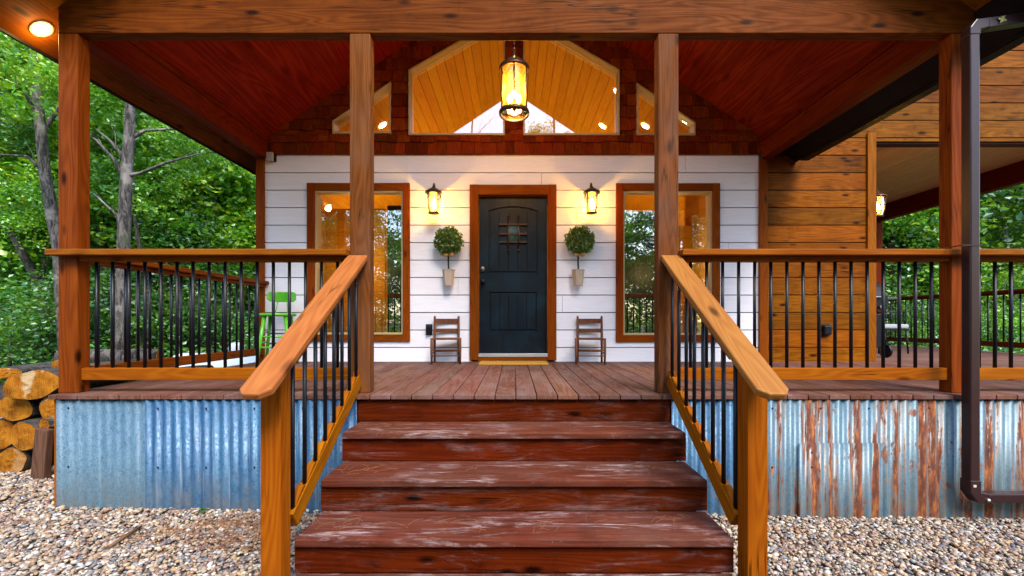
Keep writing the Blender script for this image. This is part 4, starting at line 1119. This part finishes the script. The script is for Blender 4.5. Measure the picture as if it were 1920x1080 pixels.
# ================================================================== LOGS
def log(px, py, d, rx, ry, L, label, ang=0, seed=0, yaw=0, bark='bark_dark', group='cut logs in the firewood pile'):
    """cut face centre at photo pixel (px,py), depth d, radii in photo pixels"""
    k = d/800; x, z = (px-964)*k, Zp((602-py)*k); rx *= k; ry *= k; rng = random.Random(seed)
    t = thing('log', (x, d, z), label, 'log', group); n = 30
    w = [1+.05*math.sin(2*a_+seed)+.035*math.sin(5*a_+seed*2)+rng.uniform(-.015, .015) for a_ in [2*math.pi*i/n for i in range(n)]]
    ring = [(rx*w[i]*math.cos(2*math.pi*i/n), ry*w[i]*math.sin(2*math.pi*i/n)) for i in range(n)]
    ca, sa = math.cos(ang), math.sin(ang); ring = [(a_*ca-b_*sa, a_*sa+b_*ca) for a_, b_ in ring]
    V = []; ys = [0, .01, L*.3, L*.7, L]; sc = [.94, 1, 1.03, 1, .97]
    for yy, s_ in zip(ys, sc):
        for i, (a_, b_) in enumerate(ring): V.append((a_*s_*(1+rng.uniform(-.02, .02)), yy, b_*s_*(1+rng.uniform(-.02, .02))))
    F = []
    for i in range(4):
        for j in range(n): F.append((i*n+j, (i+1)*n+j, (i+1)*n+(j+1) % n, i*n+(j+1) % n))
    F.append(tuple(range(4*n, 5*n)))
    b = MB(); b.add(V, F, True); o = bpy.data.objects.new('bark', b.mesh('bark', M[bark])); C.objects.link(o); o.parent = t
    b = MB(); fv = [(0, -.004, 0)]; rings = 5
    for q in range(1, rings+1):
        for i, (a_, b_) in enumerate(ring): fv.append((a_*.95*q/rings, -.004+.006*math.sin(i*.7+q*2+seed)*(q < rings), b_*.95*q/rings))
    ff = [(0, 1+i, 1+(i+1) % n) for i in range(n)]
    for q in range(rings-1):
        for i in range(n): ff.append((1+q*n+i, 1+(q+1)*n+i, 1+(q+1)*n+(i+1) % n, 1+q*n+(i+1) % n))
    b.add(fv, ff, True); o = bpy.data.objects.new('cut_end', b.mesh('cut_end', M['logend'])); C.objects.link(o); o.parent = t
    t.rotation_euler = (0, 0, yaw); return t
log(60, 722, 3.62, 50, 29, 1.2, 'largest oval log lying on top of the pile next to the post', .12, 1, .1)
log(27, 766, 3.70, 34, 25, 1.1, 'round orange log under the largest log at the left', 0, 2, .05)
log(96, 768, 3.66, 22, 26, 1.1, 'round log partly hidden behind the deck corner', 0, 3)
log(45, 818, 3.64, 31, 29, 1.1, 'log with pale whitish patches on its cut face', 0, 21, -.1)
log(4, 814, 3.76, 30, 27, 1.1, 'dark log at the left frame edge in the third row', 0, 5)
log(22, 864, 3.68, 30, 25, 1.0, 'orange log at the bottom left of the pile', 0, 6)
log(68, 864, 3.74, 18, 24, 1.0, 'bottom log behind the upright slab', 0, 7)
log(84, 796, 3.60, 13, 11, .7, 'thin grey barked branch piece above the upright slab', 0, 8, -.2, 'bark_grey')
log(-36, 760, 3.8, 30, 28, 1.0, 'log outside the left frame edge in the second row', 0, 9)
log(-40, 862, 3.8, 32, 26, 1.0, 'log outside the left frame edge in the bottom row', 0, 10)
log(108, 686, 4.3, 12, 11, .9, 'small round log peeping over the pile left of the post', 0, 11)
log(6, 700, 4.6, 30, 10, .9, 'flat reddish split log behind the pile at the left edge', 0, 12, .3)
log(122, 862, 3.9, 26, 24, 1, 'bottom log hidden behind the corner board', 0, 31)
# logs seen through the railing (long logs lying across)
def lying(x0, x1, y, z, r, label, mat='bark_grey', seed=0, dy=0):
    t = thing('log', ((x0+x1)/2, y, z-r), label, 'log', 'cut logs in the firewood pile'); n = 9; rng = random.Random(seed)
    pts = [(x0+(x1-x0)*i/n, y+dy*i/n, z+rng.uniform(-.01, .01)) for i in range(n+1)]
    MB().tube(pts, [r*rng.uniform(.93, 1.05) for _ in pts], 16).build('bark', M[mat], t)
    d_ = (Vector(pts[-1])-Vector(pts[0])).normalized()
    for p, s_ in ((pts[0], -1), (pts[-1], 1)):
        b = MB(); q = Vector(p)+d_*s_*.003; b.tube([q-d_*s_*.002, q+d_*s_*.001], r*.93, 16); b.build('cut_end', M['logend'], t)
lying(-5.05, -4.15, 4.75, Zp(-.42), .10, 'grey barked log lying crosswise behind the corner post', seed=3, dy=.25)
lying(-4.6, -3.75, 4.5, Zp(-.63), .09, 'pale split log lying crosswise just above the deck edge', 'bark_grey', 4, .1)
lying(-4.5, -3.5, 4.8, Zp(-.62), .11, 'orange brown log lying crosswise behind the pale one', 'bark_dark', 5, .1)
lying(-4.7, -3.6, 4.6, Zp(-.86), .12, 'lower crosswise log beside the deck', 'bark_dark', 6)
lying(-4.8, -3.7, 4.65, Zp(-1.10), .13, 'bottom crosswise log beside the deck', 'bark_grey', 7)
# upright slab
sb = MB(); sb.prism([(-4.05, .03), (-3.93, .03), (-3.915, .49), (-4.03, .51)], 3.52, 3.58)
sb.v = [(x+.0, y+.05*z, z) for x, y, z in sb.v]
kx = .26; sb.v = [(-4.05+(x+4.05)*.95+.045, y, z) for x, y, z in sb.v]
tag(sb.build('wood_slab', wood('split_slab_wood', (.22, .12, .08), (.06, .03, .02), 'z', .8, 0, .3, scale=1.2), None, bevel=.008, loc=(-3.95, 3.55, .03)), 'dark split wood slab standing upright against the log pile', 'wood slab')
# little weed
rng = np.random.default_rng(5); P = rng.normal(0, .012, (22, 3))*[1.4, .6, 1.0]+[-2.155, 2.97, .085]; V, F = leaf_cloud(P, .026, rng, .3)
o = np.array([-2.155, 2.97, .07]); w = from_np('weed', V-o, F, M['leaf_dark']); w.location = o; tag(w, 'tiny green weed at the foot of the blue metal sheet', 'weed')

# ================================================================== TREES
def crown_mesh(seed, n_cl, per, rad, size, flat=.35, low=-1.0, mat='leaf'):
    rng = np.random.default_rng(seed); d = rng.normal(0, 1, (n_cl, 3)); d /= np.linalg.norm(d, axis=1)[:, None]
    c = d*np.array(rad)*(rng.uniform(.15, 1, n_cl)**.5)[:, None]; c[:, 2] = np.maximum(c[:, 2], rad[2]*low)
    r = rng.uniform(.25, .62, n_cl)*min(rad[0], 2.2)*.42
    q = rng.normal(0, 1, (n_cl, per, 3))*r[:, None, None]*np.array([1, 1, .5])
    P = (c[:, None]+q).reshape(-1, 3)
    V, F = leaf_cloud(P, size, rng, flat)
    me_o = from_np('crown', V, F, M[mat]); me = me_o.data; bpy.data.objects.remove(me_o); return me
CR = [crown_mesh(1, 75, 130, (2.4, 2.2, 2.9), .13), crown_mesh(2, 75, 130, (2.6, 2.4, 2.5), .12), crown_mesh(3, 80, 120, (2.1, 2.1, 3.4), .14, mat='leaf'), crown_mesh(4, 75, 130, (2.5, 2.3, 2.8), .13, mat='leaf_dark')]
BIG = [crown_mesh(5, 150, 120, (3.6, 3.2, 4.6), .19), crown_mesh(6, 150, 120, (3.9, 3.4, 4.2), .20, mat='leaf_dark')]
SAP = [crown_mesh(7, 34, 110, (1.1, 1.1, 1.3), .10), crown_mesh(8, 34, 110, (1.3, 1.2, 1.1), .09, mat='leaf_dark')]
def tree(base, pts, r, crowns, label, bark='bark_grey', limbs=(), group='trees of the wood around the cabin', cat='tree', name='tree'):
    """pts: trunk points relative to base; crowns: list of (mesh, offset, rotz, scale)"""
    x, y = base; z = float(gz(x, y))-.1
    t = thing(name, (x, y, z), label, cat, group)
    n = len(pts); rr = [r*(1-.6*i/(n-1)) for i in range(n)]; rr[0] *= 1.3
    b = MB(); b.tube(pts, rr, 12)
    for L in limbs:
        m_ = len(L)-1; b.tube(L, [r*.34*(1-.85*i/m_) for i in range(m_+1)], 7)
        for q in range(1, m_+1):
            P0 = Vector(L[q-1]).lerp(Vector(L[q]), .6); dv = (Vector(L[q])-Vector(L[q-1])); ln_ = .5*dv.length
            e = P0+dv.normalized()*ln_*.7+Vector((0, .1, ln_*.6*(1 if q % 2 else -.3))); e2 = e+dv.normalized()*ln_*.5+Vector((0, 0, ln_*.2))
            b.tube([P0, e, e2], [r*.11, r*.07, r*.03], 5)
    o = bpy.data.objects.new('trunk', b.mesh('trunk', M[bark])); C.objects.link(o); o.parent = t
    for me, off, rz, sc in crowns:
        o = bpy.data.objects.new('crown', me); C.objects.link(o); o.parent = t; o.location = off; o.rotation_euler = (0, 0, rz); o.scale = (sc, sc, sc)
    return t
def tp(px, py, d): return Vector(((px-964)/800*d, d, Zp((602-py)/800*d)))
def ptree(d, pix, r, crowns, label, bark, limbs=()):
    """trunk traced at depth d by photo pixels, bottom first"""
    P = [tp(a, b, d) for a, b in pix]; bx, by = P[0].x, d; bz = float(gz(bx, by))-.1
    o = Vector((bx, by, bz)); pts = [Vector((0, 0, 0))]+[p-o for p in P if p.z > bz+.15]
    lm = [[tp(a, b, dd)-o for a, b, dd in L] for L in limbs]
    cr = [(me, tp(a, b, dd)-o, rz, sc) for me, a, b, dd, rz, sc in crowns]
    return tree((bx, by), pts, r, cr, label, bark, lm)
# traced trunks on the left
ptree(8.5, [(128, 700), (118, 560), (112, 470), (98, 400), (85, 330), (75, 230), (66, 130), (60, 20), (50, -120)], .135,
      [(SAP[0], 20, 90, 7.2, 3, .8), (SAP[0], 70, 380, 9.2, 1, .7), (SAP[1], 30, 250, 9.5, 1, .8),(CR[0], 40, -160, 9.5, .5, .8), (CR[3], -60, 60, 10.5, 2, .7)], 'rough grey leaning tree left of the corner post', 'bark_grey',
      [[(82, 320, 8.5), (50, 293, 8.4), (-20, 288, 8.2)], [(75, 230, 8.5), (40, 160, 8.3), (-10, 120, 8)], [(78, 250, 8.5), (120, 190, 8.9), (180, 170, 9.3)]])
ptree(7.6, [(228, 740), (230, 600), (232, 450), (237, 330), (243, 250), (244, 190), (246, 120), (250, 0), (256, -200)], .112,
      [(SAP[0], 200, 130, 8.8, 1, .8), (SAP[0], 330, 240, 9.3, 4, .7), (CR[1], 250, -200, 8.6, 1.0, .9), (CR[2], 390, 20, 10.5, .3, .6)], 'pale grey trunked tree between the corner post and the wall, branching both ways', 'bark_grey',
      [[(237, 330, 7.6), (262, 325, 7.6), (310, 305, 7.7), (360, 292, 7.9), (415, 280, 8.1)], [(243, 262, 7.6), (270, 245, 7.7), (320, 242, 8), (395, 252, 8.4)],
       [(234, 345, 7.6), (215, 300, 7.5), (180, 262, 7.4), (140, 240, 7.3)], [(236, 300, 7.6), (205, 262, 7.7), (178, 240, 7.8)], [(234, 440, 7.6), (216, 400, 7.6), (175, 362, 7.5)]])
ptree(9.5, [(98, 715), (93, 660), (82, 580), (66, 520), (40, 470), (18, 430), (-20, 380)], .12, [(CR[3], -40, 330, 9.8, 1, .55)], 'dark crooked tree leaning left at the frame edge', 'bark_dark',
      [[(76, 560, 9.5), (82, 500, 9.6), (86, 440, 9.8)]])
ptree(11, [(290, 720), (290, 560), (288, 430), (284, 300), (290, 100)], .12, [(CR[2], 290, 180, 12.5, 2, .9)], 'straight brown trunk just right of the pale trunk', 'bark_dark')
ptree(9.5, [(262, 700), (258, 560), (262, 470), (252, 400), (250, 330)], .06, [(SAP[0], 252, 350, 10, 2, .8)], 'thin dark stem close behind the pale trunk', 'bark_dark')
ptree(10.5, [(200, 720), (200, 560), (190, 440), (184, 350), (178, 200)], .11, [(CR[0], 190, 190, 12, 1.4, .8)], 'dark trunk between the corner post and the pale tree', 'bark_dark')
ptree(14, [(470, 700), (468, 520), (474, 400), (470, 250), (468, 100)], .13, [(CR[1], 450, 230, 15, 2.2, 1.0)], 'slim tree next to the wall corner at the left', 'bark_dark')
ptree(13, [(345, 700), (350, 560), (346, 380), (352, 200)], .10, [(CR[2], 350, 300, 14.5, .2, .8)], 'slim trunk seen through the middle of the left side railing', 'bark_grey')
ptree(12, [(395, 700), (400, 600), (396, 480), (408, 330)], .07, [(CR[0], 405, 400, 13.5, 3.2, .8)], 'thin grey stem right of the slim trunk beyond the side railing', 'bark_grey')
ptree(13, [(30, 715), (34, 500), (30, 300), (40, 60)], .13, [(CR[1], 20, 430, 13.8, .9, .9)], 'dark trunk at the left edge behind the log pile', 'bark_dark')
for q_, (px_, d_, rr_, txt) in enumerate([(140, 12, .06, 'thin stem hidden partly by the corner post at the left'), (318, 14, .075, 'thin pale stem between the branching tree and the side railing'), (430, 12.5, .06, 'thin leaning stem left of the wall corner'), (372, 16, .08, 'distant dark stem beyond the middle of the side railing'), (12, 12, .07, 'thin dark stem at the very left frame edge')]):
    ptree(d_, [(px_, 700), (px_+4, 560), (px_-5, 400), (px_+3+q_*3, 240), (px_+8-q_*4, 80)], rr_, [(SAP[q_ % 2], px_, 150+q_*40, d_+.8, q_, .9)], txt, 'bark_grey' if q_ % 2 else 'bark_dark')
# right side
ptree(13.5, [(1668, 690), (1668, 560), (1673, 420), (1675, 250), (1680, 0)], .16, [(CR[3], 1740, 470, 15.5, 1, .9)], 'tall dark barked pine trunk beyond the side deck left of the corner post', 'bark_dark')
ptree(15, [(1868, 690), (1870, 560), (1872, 450), (1868, 380), (1874, 250), (1880, 100)], .17, [(CR[0], 1900, 450, 17, 1, .9)], 'grey trunk beyond the side deck right of the downspout', 'bark_grey', [[(1871, 470, 15), (1850, 430, 15), (1845, 380, 15)]])
ptree(12.5, [(1895, 690), (1890, 600), (1897, 520), (1885, 420)], .06, [(SAP[1], 1890, 500, 13, 1, 1.2)], 'thin pale stem at the right frame edge', 'bark_grey')
tree((1.9, -11), [(0, 0, 0), (.1, 0, 5), (.2, 0, 9), (.15, .1, 12)], .12, [(SAP[0], (.1, 0, 10.9), 1, 1.0), (SAP[0], (-.2, 0, 9.4), 3, 1.3), (CR[0], (0, 0, 6.5), 2, .7)], 'tall slim tree behind the camera reflected in the right gable window', 'bark_dark')
tree((-2.6, -11), [(0, 0, 0), (.1, 0, 5), (.3, 0, 9), (.5, .1, 12.5)], .09, [(CR[1], (0, 0, 5.5), 2, .7)], 'bare topped tree behind the camera reflected in the left gable window', 'bark_dark',
     [[(.3, 0, 9), (.9, 0, 9.8), (1.6, 0, 10.1), (2.3, 0, 10.0)], [(.4, 0, 10.5), (.9, 0, 11.3), (1.5, 0, 11.9)], [(.2, 0, 8), (1.0, 0, 8.9), (1.7, 0, 9.2)]])
# filling trees
rnd = random.Random(21)
fill = []
for k in range(10):   # left
    d = rnd.uniform(10, 19); px = 20+((k*0.618) % 1)*500; fill.append(((px-964)/800*d, d, 'left'))
for k in range(8):    # right
    d = rnd.uniform(14, 22); px = 1640+((k*0.618) % 1)*300; fill.append(((px-964)/800*d, d, 'right'))
for k in range(9):    # behind the camera, mirrored in the panes
    fill.append((-16+k*4.1+rnd.uniform(-1, 1), rnd.uniform(-15, -10), 'back'))
desc = {'left': 'leafy woodland tree in the wood left of the cabin', 'right': 'leafy woodland tree beyond the right side deck', 'back': 'woodland tree behind the camera facing the porch'}
ORD = ['leftmost', 'second', 'third', 'fourth', 'fifth', 'sixth', 'seventh', 'eighth', 'ninth', 'tenth', 'eleventh', 'twelfth', 'thirteenth']
rank = lambda lst, it: ORD[sorted(lst).index(it)]+('' if sorted(lst).index(it) == 0 else ' from the left')
for i, (x, y, side) in enumerate(fill):
    h = rnd.uniform(7, 11) if side != 'back' else rnd.uniform(5.5, 8.5)
    cs_ = [(rnd.choice(BIG), (0, 0, h*.72), rnd.uniform(0, 6), rnd.uniform(.75, 1)), (rnd.choice(CR), (rnd.uniform(-1, 1), rnd.uniform(-1, 1), h*.35), rnd.uniform(0, 6), rnd.uniform(.7, 1))]
    lx = rnd.uniform(-.6, .6)
    tree((x, y), [(0, 0, 0), (lx*.2, 0, h*.3), (lx*.6, .1, h*.6), (lx, .2, h*.95)], rnd.uniform(.08, .16), cs_, desc[side]+', '+rank([(q[0]/abs(q[1]) if side != 'back' else q[0]) for q in fill if q[2] == side], x/abs(y) if side != 'back' else x), rnd.choice(['bark_grey', 'bark_dark']), group={'left': 'trees filling the wood on the left', 'right': 'trees filling the wood on the right', 'back': 'trees behind the camera'}[side])
pxs = {'left': [15+((i*0.618) % 1)*465 for i in range(8)], 'right': [1660+((i*0.618) % 1)*250 for i in range(8, 13)]}
for i in range(13):
    if i < 8: d = rnd.uniform(8.2, 12); px = 15+((i*0.618) % 1)*465; side = 'left'
    else: d = rnd.uniform(11.5, 14); px = 1660+((i*0.618) % 1)*250; side = 'right'
    x = (px-964)/800*d
    tree((x, d), [(0, 0, 0), (.05, 0, .6), (0, .1, 1.6)], .03, [(rnd.choice(SAP), (0, 0, 1.1+rnd.uniform(-.3, .5)), rnd.uniform(0, 6), rnd.uniform(.7, 1.0))],
         'leafy sapling in the undergrowth '+('left of the porch' if side == 'left' else 'beyond the right deck')+', '+rank(pxs[side], px), 'bark_dark', group='saplings '+side, cat='sapling', name='sapling')
# far woods (one mass)
def mass(name, boxes, size, seed, mat, label, flat=.3):
    rng = np.random.default_rng(seed); P = []
    for (x0, x1, y0, y1, z0, z1, ncl, per, rr) in boxes:
        c = np.stack([rng.uniform(x0, x1, ncl), rng.uniform(y0, y1, ncl), z0+(z1-z0)*rng.uniform(0, 1, ncl)**1.15], 1)
        r = rng.uniform(.5, 1.2, ncl)*rr; q = rng.normal(0, 1, (ncl, per, 3))*r[:, None, None]*np.array([1, 1, .5]); P.append((c[:, None]+q).reshape(-1, 3))
    P = np.concatenate(P); P[:, 2] = np.maximum(P[:, 2], gz(P[:, 0], P[:, 1]))
    V, F = leaf_cloud(P, size, rng, flat); o = from_np(name, V, F, M[mat]); return tag(o, label, 'woods' if name != 'undergrowth' else 'undergrowth', kind='stuff')
mass('far_woods', [(-36, -9, 19, 30, 0, 15, 270, 90, .85), (14, 42, 20, 32, 0, 15, 420, 100, 1.0), (-30, 30, -26, -17, 0, 7.5, 360, 90, 1.0)], .34, 5, 'leaf', 'distant green wood closing the view behind the nearer trees')
mass('undergrowth', [(-20, -5.2, 8.2, 15, .0, .7, 200, 110, .36), (9.5, 24, 9, 17, 0, .8, 150, 100, .4), (-24, -8, 14, 20, 0, 1.6, 120, 100, .6)], .11, 6, 'leaf_dark', 'low dark green plants covering the forest floor')
